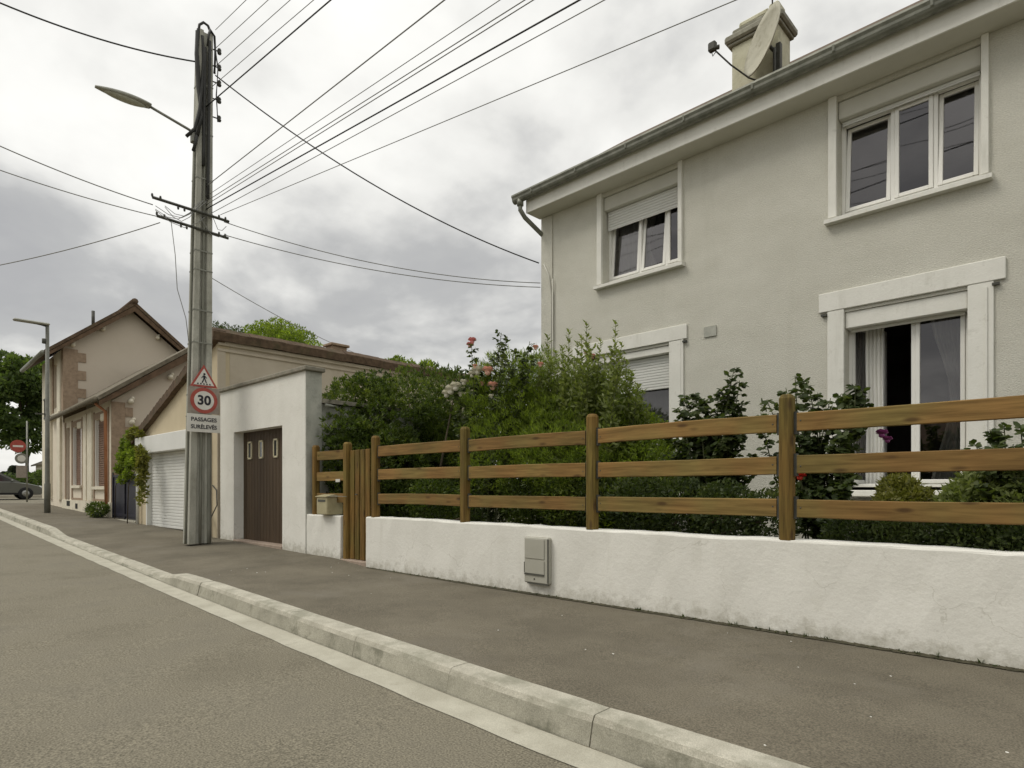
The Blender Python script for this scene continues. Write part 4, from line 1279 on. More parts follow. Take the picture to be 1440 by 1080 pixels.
mb = MB(); mb.box(lnb.x - .07, lnb.x + .06, lnb.y - .05, lnb.y + .05, lnb.z - .05, lnb.z + .10, bev=.02); mb.tube([(lnb.x, lnb.y, lnb.z), (lnb.x + .10, lnb.y + .03, lnb.z - .01)], .035, 8)
mb.tube([(lnb.x - .02, lnb.y, lnb.z - .05), (lnb.x + .0, lnb.y, lnb.z - .13), (lnb.x + .06, lnb.y, lnb.z - .08)], .008, 6)
mb.build('receiver', M['dark_steel'], dish)
mb = MB()
mb.tube([c0 - nrm*.11, c0 - nrm*.18 + Vector((0, .05, -.05)), Vector((.20, .36, .25))], .028, 8)
mb.box(.16, .24, .24, .33, -.10, .45, bev=.01); mb.tube([Vector((.16, .2, -.35)), Vector((.16, .2, .35))], .025, 8)
build_each(mb, 'bracket', M['dark_steel'], dish)
mb = MB(); mb.tube([(0, 0, 0), (0, 0, 1.3)], .012, 6); mb.tube([(-.0, -.2, 1.15), (0, .2, 1.15)], .006, 5)
an = mb.build('roof_aerial', M['dark_steel']); an.location = (-4.0, 10.25, 9.10)
tag(an, 'thin upright aerial mast rising from the chimney top', 'aerial')

# ================================================================== UTILITY POLE
PX, PY, PZ = -12.13, 3.97, .12
pole = thing('utility_pole', 'tall grey concrete utility pole at the edge of the pavement', 'utility pole', (PX, PY, PZ))
H_ = 9.52
LEAN = .012
def ring_at(z):
    t = z / H_
    a = .195 * (1 - t) + .115 * t          # half size across the street (y)
    b = .165 * (1 - t) + .115 * t          # half size along the street (x)
    return a, b
mb = MB(); nseg = 14; vs = []; rng = None
for i in range(nseg + 1):
    z = H_ * i / nseg
    a, b = ring_at(z)
    g = .05; w = a * .42
    # I-section: grooves on the two faces that look up and down the street
    ring = [(-b, -a), (b, -a), (b, -w), (b - g, -w + .02), (b - g, w - .02), (b, w), (b, a), (-b, a), (-b, w), (-b + g, w - .02), (-b + g, -w + .02), (-b, -w)]
    vs += [(x_ + LEAN * z * .3, y_ + LEAN * z, z) for x_, y_ in ring]
n = 12
fs = [(i*n+k, i*n+(k+1) % n, (i+1)*n+(k+1) % n, (i+1)*n+k) for i in range(nseg) for k in range(n)]
fs += [tuple(range(n))[::-1], tuple(nseg*n + k for k in range(n))]
mb.add(vs, fs)
fixn(mb.build('shaft', M['pole'], pole))
def pc(z): return LEAN * z * .3, LEAN * z
# steel bands around the shaft
mb = MB()
for z in (2.35, 2.75, 3.7, 4.3, 5.05, 5.4, 6.75, 7.6, 8.5):
    a, b = ring_at(z); cx_, cy_ = pc(z)
    for (x0, x1, y0, y1) in ((cx_ - b - .006, cx_ + b + .006, cy_ - a - .006, cy_ - a - .001), (cx_ - b - .006, cx_ + b + .006, cy_ + a + .001, cy_ + a + .006),
                             (cx_ + b + .001, cx_ + b + .006, cy_ - a, cy_ + a), (cx_ - b - .006, cx_ - b - .001, cy_ - a, cy_ + a)):
        mb.box(x0, x1, y0, y1, z, z + .022)
build_each(mb, 'steel_band', M['steel'], pole)
# cable conduits up the faces
mb = MB()
a0, b0 = ring_at(0)
cpts = lambda dx, dy, z0, z1: [(pc(z)[0] + ring_at(z)[1] * dx[0] + dx[1], pc(z)[1] + ring_at(z)[0] * dy[0] + dy[1], z) for z in [z0 + (z1 - z0) * k / 8 for k in range(9)]]
mb.tube(cpts((1, .02), (1, -.05), 0, 2.6), .035, 8)
mb.tube(cpts((1, -.02), (0, .0), .0, 8.0), .022, 6)
mb.tube(cpts((.2, 0), (-1, -.02), 0, 7.5), .02, 6)
build_each(mb, 'conduit', M['pole_dark'], pole)
mb = MB()
mb.tube(cpts((1, .012), (0, -.03), 7.0, 9.2), .03, 6); mb.tube(cpts((1, .03), (0, .05), 6.4, 9.35), .026, 6)
mb.tube([(.24, .1, 9.2), (.25, .12, 9.42), (.2, .16, 9.55), (.16, .25, 9.5), (.15, .27, 9.2), (.16, .25, 8.8)], .022, 6)
mb.tube([(.16, .25, 9.35), (.2, .30, 8.9), (.17, .28, 8.4), (.19, .3, 7.9)], .012, 6)
mb.tube([(.15, -.02, 7.9), (.19, -.08, 7.4), (.16, -.12, 7.2)], .03, 6)
mb.tube([(.13, -.04, 9.45), (.15, -.06, 9.0), (.15, -.03, 8.4), (.17, .02, 7.9), (.19, -.06, 7.5)], .035, 7)
mb.tube([(.14, .04, 9.4), (.16, .06, 9.0), (.17, .03, 8.5), (.19, -.02, 8.0), (.17, -.10, 7.6), (.1, -.22, 7.45)], .03, 7)
mb.tube([(.13, -.03, 9.5), (.14, -.05, 9.2), (.15, -.02, 8.8), (.16, .0, 8.3)], .02, 6)
mb.tube([(.12, -.02, 9.4), (.12, .0, 9.6), (.12, .07, 9.68), (.12, .15, 9.66), (.12, .2, 9.55), (.13, .2, 9.2)], .024, 7)
build_each(mb, 'cable_bundle', M['cable'], pole)
# insulators at the top
for k, z in enumerate((9.33, 9.02, 8.72, 8.40, 8.05)):
    mb = MB()
    yy = pc(z)[1] + ring_at(z)[0]
    mb.tube([(.02, yy, z), (.04, yy + .13, z)], .012, 6)
    mb.lathe([(.0, -.05), (.032, -.05), (.04, -.02), (.025, 0), (.038, .02), (.028, .05), (0, .06)], (.05, yy + .15, z), 'z', 10)
    mb.build('insulator', M['dark_steel'], pole)
# crossarms
for (z, l0, l1, dz) in ((5.97 + .14, -.80, .50, -.08), (5.72 + .10, -.72, .50, -.14)):
    mb = MB()
    xx = .20 if z > 5.9 else .17
    p0, p1 = Vector((xx, l0, z)), Vector((xx, l1, z + dz*.3))
    mb.tube([p0, p1], .028, 4, smooth=False)
    for t in (.0, .10, .32, .40, .86, .95):
        p = p0 + (p1 - p0) * t
        mb.lathe([(0, -.03), (.014, -.027), (.02, 0), (.014, .03), (0, .033)], (p.x, p.y, p.z + (.035 if t > .5 or t < .2 else -.045)), 'z', 8)
    mb.build('crossarm', M['dark_steel'], pole)
# tangle of service leads by the crossarms
mb = MB()
random.seed(8)
for k in range(7):
    a = Vector((.18, -.1 + .05*k, 6.25 + random.uniform(-.1, .3)))
    b = Vector((.2, random.choice([-.75, -.6, -.5, .45]), 5.95 + random.uniform(-.15, .1)))
    m_ = (a + b) / 2 + Vector((0, 0, -.18 - random.uniform(0, .15)))
    mb.tube([a, (a+m_)/2 + Vector((0, 0, -.05)), m_, (b+m_)/2 + Vector((0, 0, -.05)), b], .006, 5)
mb.tube([(.2, -.5, 5.78), (.22, -.44, 5.2), (.2, -.40, 4.6), (.18, -.25, 4.1), (.17, -.2, 3.7)], .007, 5)
build_each(mb, 'service_lead', M['wire'], pole)

# street lamp head fixed on the pole: its own arm and head
lamp = thing('pole_lamp', 'cobra style lamp on a thin arm fixed to the concrete pole', 'street lamp', (PX, PY, 7.72))
def lampish():
    pass
mb = MB(); mb.tube([(.10, -.02, -.05), (.10, -.2, .0), (.10, -.85, .14)], .024, 8); mb.box(.05, .16, -.14, -.06, -.22, .02, bev=.01); mb.build('arm', M['steel'], lamp)
mb = MB(); vs = []; nl = 14; nr_ = 12
for i in range(nl + 1):
    t = i / nl
    y = -.80 - .82 * t
    w = .13 * (math.sin(PI * min(1, (.12 + t * .88))) ** .6 if t < .995 else .05) * (1 - .25 * t) + .012
    w = max(.03, w) if t < .97 else .03
    h = .055 * math.sin(PI * min(.97, .12 + t * .83)) + .018
    for k in range(nr_):
        a = 2*PI*k/nr_
        hz = h * math.sin(a)
        if hz < 0: hz *= .55
        vs.append((.10 + w * math.cos(a), y, .135 - .035 * t + hz))
fs = [(i*nr_+k, i*nr_+(k+1) % nr_, (i+1)*nr_+(k+1) % nr_, (i+1)*nr_+k) for i in range(nl) for k in range(nr_)] + [tuple(range(nr_)), tuple(nl*nr_ + k for k in range(nr_))[::-1]]
mb.add(vs, fs, 0, True); fixn(mb.build('head', M['lamp_shell'], lamp))
mb = MB(); mb.ell((.10, -1.20, .098), (.095, .33, .055), 16, 8); mb.build('lens', M['lamp_glass'], lamp)

# road signs on the pole (they face along the street)
SX = PX + .28
def text_obj(txt, size, loc, mat, parent, name='lettering', ext=.0015, squash=1.0, bold=.0):
    cu = bpy.data.curves.new(name, 'FONT')
    cu.body = txt; cu.size = size; cu.align_x = 'CENTER'; cu.align_y = 'CENTER'; cu.extrude = ext; cu.offset = bold
    tmp = bpy.data.objects.new('tmp', cu); col.objects.link(tmp)
    bpy.context.view_layer.update()
    me = bpy.data.meshes.new_from_object(tmp.evaluated_get(bpy.context.evaluated_depsgraph_get()))
    bpy.data.objects.remove(tmp); bpy.data.curves.remove(cu)
    # glyph plane xy -> world yz, readable from +x
    for v in me.vertices:
        x_, y_, z_ = v.co
        v.co = (loc[0] + z_, loc[1] + x_ * squash, loc[2] + y_)
    me.materials.clear(); me.materials.append(mat)
    o = bpy.data.objects.new(name, me); col.objects.link(o); o.parent = parent
    return o
def disc(mb, r, x, c, n=40, mi=0, d=.004):
    vs = [(x, c[0] + r*math.cos(2*PI*k/n), c[1] + r*math.sin(2*PI*k/n)) for k in range(n)] + [(x + d, c[0] + r*math.cos(2*PI*k/n), c[1] + r*math.sin(2*PI*k/n)) for k in range(n)]
    mb.add(vs, [tuple(range(n))[::-1], tuple(range(n, 2*n))] + [(k, (k+1) % n, n + (k+1) % n, n + k) for k in range(n)], mi)
SY = 3.995
# speed plate
s30 = thing('speed_limit_sign', 'square plate with red ringed 30 speed limit on the concrete pole', 'road sign', (SX, SY, 2.75))
mb = MB(); mb.box(-.012, .0, -.27, .27, -.24, .24); mb.build('plate', M['sign_back'], s30)
mb = MB(); disc(mb, .235, .001, (0, 0), 48); mb.build('ring', M['sign_red'], s30)
mb = MB(); disc(mb, .172, .0055, (0, 0), 48); mb.build('face', M['sign_white'], s30)
text_obj('30', .235, (.0105, 0, -.003), M['sign_black'], s30, bold=.008)
# pedestrian triangle
tri = thing('pedestrian_sign', 'red bordered triangle with a walking figure above the 30 plate', 'road sign', (SX, SY, 3.02))
def trip(r, x, d, cz=.115):
    pts = [(r * math.cos(R(a)), cz + r * math.sin(R(a))) for a in (90, 210, 330)]
    return [(x, a, b) for a, b in pts] + [(x + d, a, b) for a, b in pts]
TF = [(2, 1, 0), (3, 4, 5), (0, 1, 4, 3), (1, 2, 5, 4), (2, 0, 3, 5)]
mb = MB(); mb.add(trip(.275, -.01, .01), TF); mb.build('plate', M['sign_red'], tri)
mb = MB(); mb.add(trip(.205, .001, .004), TF); mb.build('face', M['sign_white'], tri)
mb = MB()
q = .0056
def poly(pts, x=q, d=.002):
    n = len(pts); mb.add([(x, a, b) for a, b in pts] + [(x + d, a, b) for a, b in pts], [tuple(range(n)), tuple(range(n, 2*n))] + [(k, (k+1) % n, n + (k+1) % n, n + k) for k in range(n)])
disc(mb, .020, q, (.005, .215), 14, d=.002)
poly([(-.018, .19), (.018, .19), (.022, .125), (-.014, .125)])
poly([(-.014, .127), (.006, .127), (-.02, .055), (-.045, .055)])
poly([(.004, .127), (.022, .127), (.05, .06), (.028, .055)])
poly([(-.018, .188), (-.05, .14), (-.04, .134), (-.012, .17)])
poly([(.018, .188), (.052, .145), (.044, .137), (.016, .165)])
for k in range(5):
    a = -.125 + k*.054
    poly([(a, .022), (a + .03, .022), (a + .024 + .004*(2-k), .048), (a + .004*(2-k) + .004, .048)])
mb.build('figure', M['sign_black'], tri)
# text plate
tp = thing('text_sign', 'white rectangular plate with two lines of text below the 30 plate', 'road sign', (SX, SY, 2.335))
mb = MB(); mb.box(-.010, .0, -.285, .285, -.165, .165); mb.build('plate', M['sign_white'], tp)
text_obj('PASSAGES', .100, (.003, 0, .062), M['sign_black'], tp, bold=.0022)
text_obj('SURÉLEVÉS', .100, (.003, 0, -.072), M['sign_black'], tp, bold=.0022, squash=.93)

# ================================================================== OVERHEAD WIRES
FV = Vector((-math.cos(ALPHA), math.sin(ALPHA), 0)); RV = Vector((math.sin(ALPHA), math.cos(ALPHA), 0))
def at_height(px, py, z):
    """the world point at height z that lies on the sight line of a photo pixel"""
    d = FV + RV * ((px - 720) / 855) + Vector((0, 0, (686 - py) / 855))
    return Vector((0, 0, CAMH)) + d * ((z - CAMH) / d.z)
def sag_line(a, b, s, n=24):
    return [a + (b - a) * (k / n) - Vector((0, 0, 4 * s * (k/n) * (1 - k/n))) for k in range(n + 1)]
def wire(a, b, r, label, sag=.0, ext=None, mat='wire', grp='overhead wires running from the concrete pole'):
    a, b = Vector(a), Vector(b)
    if ext:
        b = a + (b - a) * ((ext - a.x) / (b.x - a.x))
    mb = MB(); mb.tube(sag_line(a, b, sag), r, 6)
    o = mb.build('overhead_wire', M[mat])
    tag(o, label, 'wire', grp)
    return o
def on_x(px, py, x):
    d = FV + RV * ((px - 720) / 855) + Vector((0, 0, (686 - py) / 855))
    return Vector((0, 0, CAMH)) + d * (x / d.x)
PT = PX + .12
names = ['topmost thin wire leaving the pole top towards the right', 'second wire from the pole top, just under the topmost one', 'third wire from the pole top, in the upper bundle',
         'fourth thin wire from the pole top, above the thick twisted cable', 'thick black twisted cable leaving the upper pole above the lamp arm']
W1 = [((303, 42), (346, 0), 9.5), ((303, 68), (377, 0), 9.2), ((301, 95), (408, 0), 8.9), ((298, 122), (441, 0), 8.6), ((290, 150), (465, 0), 8.2)]
for (p, q_, z), lab, r in zip(W1, names, (.006, .006, .006, .006, .011)):
    wire(on_x(p[0], p[1], PT), at_height(q_[0], q_[1], z), r, lab, ext=14, mat='cable' if r > .009 else 'wire')
names = ['highest wire of the lower fan from the mid pole', 'second wire of the lower fan, thin', 'third wire of the lower fan, upper of a close pair', 'fourth wire of the lower fan, lower of a close pair',
         'thick black cable in the middle of the lower fan', 'thin wire just below the thick black cable of the fan', 'lowest wire of the fan, passing over the house roof side']
W2 = [((290, 262), (625, 0), 6.5, .008), ((290, 276), (703, 0), 6.4, .005), ((290, 283), (738, 0), 6.3, .006), ((290, 288), (750, 0), 6.28, .006), ((290, 294), (815, 0), 6.2, .0095), ((297, 300), (850, 0), 6.15, .0055), ((310, 302), (1035, 0), 6.05, .0055)]
for (p, q_, z, r), lab in zip(W2, names):
    wire(on_x(p[0], p[1], PT), at_height(q_[0], q_[1], z), r, lab, ext=14, mat='cable' if r > .009 else 'wire')
hc = Vector((-8.0, YH - .06, 5.93))
def on_y(px, py, y):
    d = FV + RV * ((px - 720) / 855) + Vector((0, 0, (686 - py) / 855))
    return Vector((0, 0, CAMH)) + d * (y / d.y)
wire(on_x(303, 106, PT), on_y(758, 370, YH - .05), .012, 'service cable dropping from the pole top to the house corner', sag=.34, mat='cable')
wire(on_x(315, 312, PT), on_y(760, 398, YH - .05), .008, 'upper of two telephone wires from the crossarm to the house corner', sag=.24)
wire(on_x(318, 331, PT), on_y(760, 404, YH - .05), .008, 'lower of two telephone wires from the crossarm to the house corner', sag=.20)
def left(p, q_, zq, r, lab, sag=0, mat='wire'):
    a = on_x(p[0], p[1], PT); b = at_height(q_[0], q_[1], zq)
    b = a + (b - a) * 1.6
    wire(a, b, r, lab, sag=sag, mat=mat)
left((277, 87), (35, 0), 8.9, .013, 'black cable crossing the upper left sky to the pole top', .22, 'cable')
left((215, 288), (0, 197), 6.6, .009, 'upper of two wires reaching the crossarm from the left', .10)
left((224, 305), (0, 231), 6.3, .008, 'lower of two wires reaching the crossarm from the left', .10)
left((225, 313), (0, 364), 5.3, .008, 'wire sloping down to the left below the crossarms', .12)
wire(on_x(288, 385, PX), Vector((-15.5, 9.5, 5.0)), .007, 'thin stay wire from the pole down behind the workshop roof', sag=.1)

# dark lead and rubbish at the pole foot
mb = MB()
mb.tube([fw(-13.0, -.15, .16), fw(-12.95, -.18, .4), fw(-12.8, -.05, .8), fw(-12.9, -.02, 1.1), fw(-13.1, -.02, 1.2)], .012, 6)
mb.tube([fw(-13.1, -.12, .16), fw(-13.05, -.2, .5), fw(-13.12, -.05, .55)], .03, 7)
tag(mb.build('loose_cable', M['cable']), 'black cable end coiling up the wall behind the concrete pole', 'cable')

# ================================================================== FAR STREET LAMP, SIGNS, CAR
LX, LY, LZ = -24.0, 3.42, .36
fl_ = thing('street_lamp', 'slim grey street lamp in front of the brick trimmed house', 'street lamp', (LX, LY, LZ))
mb = MB(); mb.tube([(0, 0, 0), (0, 0, .9), (0, 0, .95), (0, 0, 5.95)], [.085, .085, .068, .05], 10); mb.build('column', M['lamp_grey'], fl_)
mb = MB(); mb.tube([(0, 0, 5.9), (0, -.15, 5.93), (0, -.35, 5.95)], .03, 8); build_each(mb, 'bracket', M['dark_steel'], fl_)
mb = MB(); mb.box(-.11, .11, -.85, .06, 5.93, 6.0, bev=.03); mb.build('head', M['lamp_shell'], fl_)
mb = MB(); mb.tube([(0, -.08, 5.35), (0, -.08, 5.5)], .06, 8); mb.box(-.03, .03, -.3, 0, 3.1, 3.14); build_each(mb, 'bracket', M['dark_steel'], fl_)

def px_ground(px, py, z):
    return at_height(px, py, z)
g1 = px_ground(38, 707, .42)
ne = thing('no_entry_sign', 'round red no entry sign on a grey post at the crossing', 'road sign', (g1.x, g1.y, .40))
dd = -(g1.x * math.cos(ALPHA) * -1 + 0)  # distance along the street
dist = FV.dot(Vector((g1.x, g1.y, 0)))
def hz(py): return CAMH + (686 - py) / 855 * dist - .40
mb = MB(); mb.tube([(0, 0, 0), (0, 0, hz(592))], .035, 8); mb.build('post', M['steel'], ne)
rr = 9.2 / 855 * dist
mb = MB(); disc(mb, rr * .95, .04, (-.35, hz(628)), 30, d=.02); mb.build('disc', M['sign_red'], ne)
mb = MB(); mb.box(.061, .064, -.35 - rr*.62, -.35 + rr*.62, hz(628) - rr*.14, hz(628) + rr*.14); mb.build('bar', M['sign_white'], ne)
mb = MB(); disc(mb, rr * .8, .04, (-.22, hz(645)), 30, d=.02); mb.build('lower_disc', M['steel'], ne)
mb = MB(); disc(mb, rr * .5, .061, (-.22, hz(645)), 30, d=.003); mb.build('lower_face', M['sign_white'], ne)
mb = MB(); mb.box(.035, .06, -.42, -.02, hz(672), hz(655)); mb.build('small_plate', M['sign_back'], ne)

# car crossing at the end of the street: nose to the right (+y)
car = thing('parked_car', 'grey hatchback seen from the side on the crossing street', 'car', (-42.5, 3.75, zr(-42.5)))
# local: length along y (front +), width along x
Lc, Wc = 4.1, 1.72
prof_body = [(-2.05, .35), (-2.05, .75), (-1.98, .95), (-1.2, .98), (.75, .94), (1.35, .86), (1.85, .72), (2.02, .55), (2.05, .38), (1.9, .25), (-1.95, .25)]
mb = MB(); vs = []; secs = [(-1, .0), (-.9, .0), (.9, 0), (1, 0)]
for sx, sh in ((-.86, .90), (-.80, 1.0), (.80, 1.0), (.86, .90)):
    for y, z in prof_body:
        vs.append((sx, y * (.985 if abs(sx) > .82 else 1), .6 + (z - .6) * sh))
n = len(prof_body)
fs = [(i*n+k, i*n+(k+1) % n, (i+1)*n+(k+1) % n, (i+1)*n+k) for i in range(3) for k in range(n)] + [tuple(range(n))[::-1], tuple(3*n+k for k in range(n))]
mb.add(vs, fs); fixn(mb.build('body', M['car_paint'], car))
cab = [(-1.95, .93), (-1.72, 1.32), (-1.25, 1.45), (-.2, 1.47), (.25, 1.40), (1.05, .92)]
mb = MB(); vs = []
for sx, k in ((-.80, 0), (.80, 0)):
    for y, z in cab: vs.append((sx * (1 - .24 * (z - .92)), y, z))
n = len(cab)
mb.add(vs, [tuple(range(n))[::-1], tuple(range(n, 2*n))] + [(k, (k+1) % n, n + (k+1) % n, n + k) for k in range(n)])
fixn(mb.build('cabin', M['car_paint'], car))
def sidewin(pts):
    mb = MB()
    for sgn in (1, -1):
        vs = [(sgn * (.80 * (1 - .24 * (z - .92)) + .004), y, z) for y, z in pts]
        mb.add(vs, [tuple(range(len(pts)))])
    return mb
sidewin([(-1.55, .98), (-1.5, 1.28), (-.62, 1.36), (-.62, .98)]).build('side_window', M['car_glass'], car)
sidewin([(-.55, .98), (-.55, 1.37), (-.15, 1.38), (.22, 1.31), (.78, .97)]).build('side_window', M['car_glass'], car)
mb = MB(); mb.quad((-.70, 1.0, .955), (.70, 1.0, .955), (.63, .31, 1.385), (-.63, .31, 1.385)); mb.build('windscreen', M['car_glass'], car)
for sgn in (1, -1):
    for yy in (-1.3, 1.25):
        mb = MB(); mb.lathe([(.19, -.02), (.31, -.03), (.325, 0), (.325, .16), (.31, .19), (.19, .19)], (sgn * .72 + (-.0 if sgn > 0 else -.16), yy, .325), 'x', 22); wh = mb.build('wheel', M['rubber'], car)
        mb = MB(); mb.lathe([(.0, .185 if sgn > 0 else -.025), (.05, .19 if sgn > 0 else -.03), (.20, .175 if sgn > 0 else -.015), (.2, .1)], (sgn * .72 + (-.0 if sgn > 0 else -.16), yy, .325), 'x', 18); mb.build('rim', M['rim'], wh)
    mb = MB(); mb.ell((sgn * .62, 1.88, .66), (.17, .12, .08), 10, 6); mb.build('headlight', M['headlight'], car)
    mb = MB(); mb.ell((sgn * .93, .68, 1.0), (.09, .06, .07), 8, 6); mb.build('mirror', M['car_paint'], car)
    mb = MB(); mb.box(sgn * .861, sgn * .866, -1.4, 1.5, .27, .36); mb.build('side_trim', M['rubber'], car)

# ================================================================== PLANTS
def crown_points(blobs, n, shell=.55):
    out = []
    vol = [b[1][0]*b[1][1]*b[1][2] for b in blobs]; tv = sum(vol)
    for b, v in zip(blobs, vol):
        for i in range(int(n * v / tv)):
            d = rvec(); rr = random.random() ** (1/3)
            if random.random() < shell: rr = random.uniform(.78, 1.06)
            out.append((Vector((b[0][0] + d.x*b[1][0]*rr, b[0][1] + d.y*b[1][1]*rr, b[0][2] + d.z*b[1][2]*rr)), d))
    return out
def leafy(blobs, n, L, w, up=.3, shell=.55, clip=None, droop=0, tuft=1):
    mb = MB()
    for p, d in crown_points(blobs, n // tuft, shell):
        if clip and not clip(p): continue
        if tuft > 1: p = p + d * random.uniform(-.02, 1.6 * L)
        for k in range(tuft):
            dd = (d * .6 + rvec() * .9 + Vector((0, 0, up - droop))).normalized()
            leafquad(mb, p + (rvec() * L * .5 if tuft > 1 else Vector((0, 0, 0))), dd, rvec(), L * random.uniform(.45, 1.5), w * random.uniform(.6, 1.4))
    return mb
def blobs_from(cx_, cy_, z0, z1, rx, ry, k, seed, sz=(.28, .5)):
    rnd = random.Random(seed); out = []
    for i in range(k):
        t = (i + .5) / k
        z = z0 + (z1 - z0) * rnd.random()
        a = rnd.uniform(0, 2*PI); rr = math.sqrt(rnd.random())
        taper = 1 - .35 * ((z - z0) / (z1 - z0)) ** 2
        s = rnd.uniform(*sz)
        out.append(((cx_ + rx*rr*math.cos(a)*taper, cy_ + ry*rr*math.sin(a)*taper, z), (s, s, s * rnd.uniform(.7, 1.0))))
    return out
GZ0 = .3
def shrub(name, label, cat, x, y, blobs, n, L, w, mat, stems=5, group=None, **kw):
    t = thing(name, label, cat, (x, y, GZ0), 0, group)
    leafy(blobs, n, L, w, **kw).build('foliage', M[mat], t, True)
    mb = MB()
    for i in range(stems):
        b = random.choice(blobs)[0]
        mb.tube([(x + random.uniform(-.1, .1), y + random.uniform(-.1, .1), GZ0 - .05), ((x + b[0])/2 + random.uniform(-.08, .08), (y + b[1])/2, (GZ0 + b[2])/2), b], [.022, .016, .006], 6)
    mb.build('stem', M['bark'], t, True)
    return t
random.seed(31)
# big dark hedge shrubs on the left of the garden (pixel 450-640 in the photo)
def P(px, y): # x of a photo column at depth y
    d = FV + RV * ((px - 720) / 855); return d.x * y / d.y
def Z(px, py, y):
    d = FV + RV * ((px - 720) / 855); return CAMH + (686 - py) / 855 * y / d.y
def blob(px, py, y, rpx, ry=None, sq=1.0):
    d = FV + RV * ((px - 720) / 855); t = y / d.y
    r = rpx / 855 * t
    return ((d.x * t, y, CAMH + (686 - py) / 855 * t), (r, ry or r, r * sq))
hb1 = [((-9.05 + .02*k_, 5.12 + .13*k_, .8 + .42*j_), (.26, .2, .26)) for k_ in range(5) for j_ in range(4)] + [blob(461, 600, 5.25, 15), blob(462, 630, 5.2, 16), blob(470, 570, 5.3, 15), blob(480, 655, 5.3, 22), blob(464, 665, 5.2, 16), blob(486, 600, 5.35, 22), blob(500, 566, 5.9, 34), blob(472, 590, 5.5, 20), blob(522, 562, 6.0, 32), blob(495, 620, 5.8, 44), blob(548, 600, 6.1, 40), blob(484, 562, 5.9, 24), blob(540, 655, 5.9, 55), blob(463, 625, 5.4, 20), blob(500, 700, 5.9, 50), blob(466, 575, 5.6, 12), blob(512, 540, 6.0, 16), blob(535, 548, 6.1, 18)]
shrub('evergreen_shrub', 'dense dark green shrub beside the white garage end wall', 'shrub', P(505, 5.9), 5.9, hb1, 56000, .062, .027, 'leaf_hedge', up=.4, tuft=14, shell=.8)
hb2 = [blob(585, 556, 6.6, 34), blob(615, 552, 6.6, 30), blob(560, 550, 6.7, 26), blob(572, 528, 6.7, 10), blob(600, 524, 6.7, 9), blob(628, 530, 6.7, 10), blob(600, 615, 7.2, 50), blob(630, 600, 7.3, 40), blob(575, 640, 7.2, 54), blob(640, 645, 7.3, 50), blob(600, 700, 7.0, 60), blob(640, 548, 6.7, 22)]
shrub('evergreen_shrub', 'wide dark hedge shrub left of the climbing roses', 'shrub', P(595, 6.5), 6.5, hb2, 42000, .068, .024, 'leaf_hedge', up=.8, tuft=14, shell=.8)
hb0 = [blob(570, 585, 7.6, 60), blob(640, 580, 7.6, 60), blob(600, 650, 7.5, 70), blob(690, 600, 7.6, 60), blob(700, 680, 7.4, 70), blob(560, 680, 7.5, 60)]
shrub('evergreen_shrub', 'shaded hedge mass at the back of the garden, behind the roses', 'shrub', P(630, 7.6), 7.6, hb0, 26000, .07, .032, 'leaf_hedge')
hb3 = [blob(760, 600, 7.7, 54), blob(820, 610, 7.7, 52), blob(870, 620, 7.7, 44), blob(760, 680, 7.6, 66), blob(840, 690, 7.6, 66), blob(910, 660, 7.6, 50), blob(900, 710, 7.5, 50)]
shrub('evergreen_shrub', 'dark shrub in the shade between the feathery bush and the house wall', 'shrub', P(830, 7.7), 7.7, hb3, 22000, .08, .036, 'leaf_hedge')
# bright feathery shrub
fb = [blob(738, 535, 6.3, 30), blob(715, 545, 6.2, 46), blob(760, 545, 6.3, 44), blob(700, 585, 6.1, 48), blob(750, 590, 6.1, 52), blob(800, 580, 6.2, 44), blob(720, 640, 6.0, 60), blob(790, 640, 6.0, 60), blob(840, 600, 6.3, 36), blob(752, 520, 6.35, 16), blob(830, 655, 6.1, 50)]
shrub('feathery_shrub', 'bright green feathery shrub in the middle of the garden', 'shrub', P(755, 6.2), 6.2, fb, 60000, .075, .009, 'leaf_bright', up=.8, shell=.45, tuft=16)
# upright pale stems with opposite leaves
def upright(label, specs, mat, x, y, L=.095, w=.034, group=None, name='upright_shrub'):
    t = thing(name, label, 'shrub', (x, y, GZ0), 0, group)
    lf, st = MB(), MB()
    for (px, py, yy, base_px, n_) in specs:
        top = Vector((P(px, yy), yy, Z(px, py, yy))); bs = Vector((P(base_px, yy) * .6 + x * .4, yy, GZ0))
        mid_ = (top + bs) / 2 + Vector((random.uniform(-.06, .06), random.uniform(-.06, .06), 0))
        pts = [bs, mid_, top]
        st.tube(pts, [.012, .008, .003], 5)
        for k in range(n_):
            t_ = .18 + .82 * k / n_
            p = (1-t_)**2 * bs + 2*t_*(1-t_) * (mid_*2 - (top+bs)/2) + t_*t_ * top
            a = k * 2.4
            Ls = L * (1.25 - .55 * t_)
            for s_ in (0, PI):
                d = Vector((math.cos(a + s_), math.sin(a + s_), .55 + random.uniform(-.2, .3))).normalized()
                leafquad(lf, p, d, Vector((0, 0, 1)) + rvec()*.3, Ls * random.uniform(.8, 1.4), w * random.uniform(.8, 1.2))
                if random.random() < .55 and t_ < .9:
                    # side twig
                    q1 = p + d * random.uniform(.05, .14)
                    for m_ in range(4):
                        leafquad(lf, p + (q1 - p) * (m_ / 3), (d + rvec() * .8).normalized(), rvec(), Ls * random.uniform(.7, 1.1), w)
    lf.build('foliage', M[mat], t, True); st.build('stem', M['stem'], t, True)
    return t
random.seed(41)
sp = []
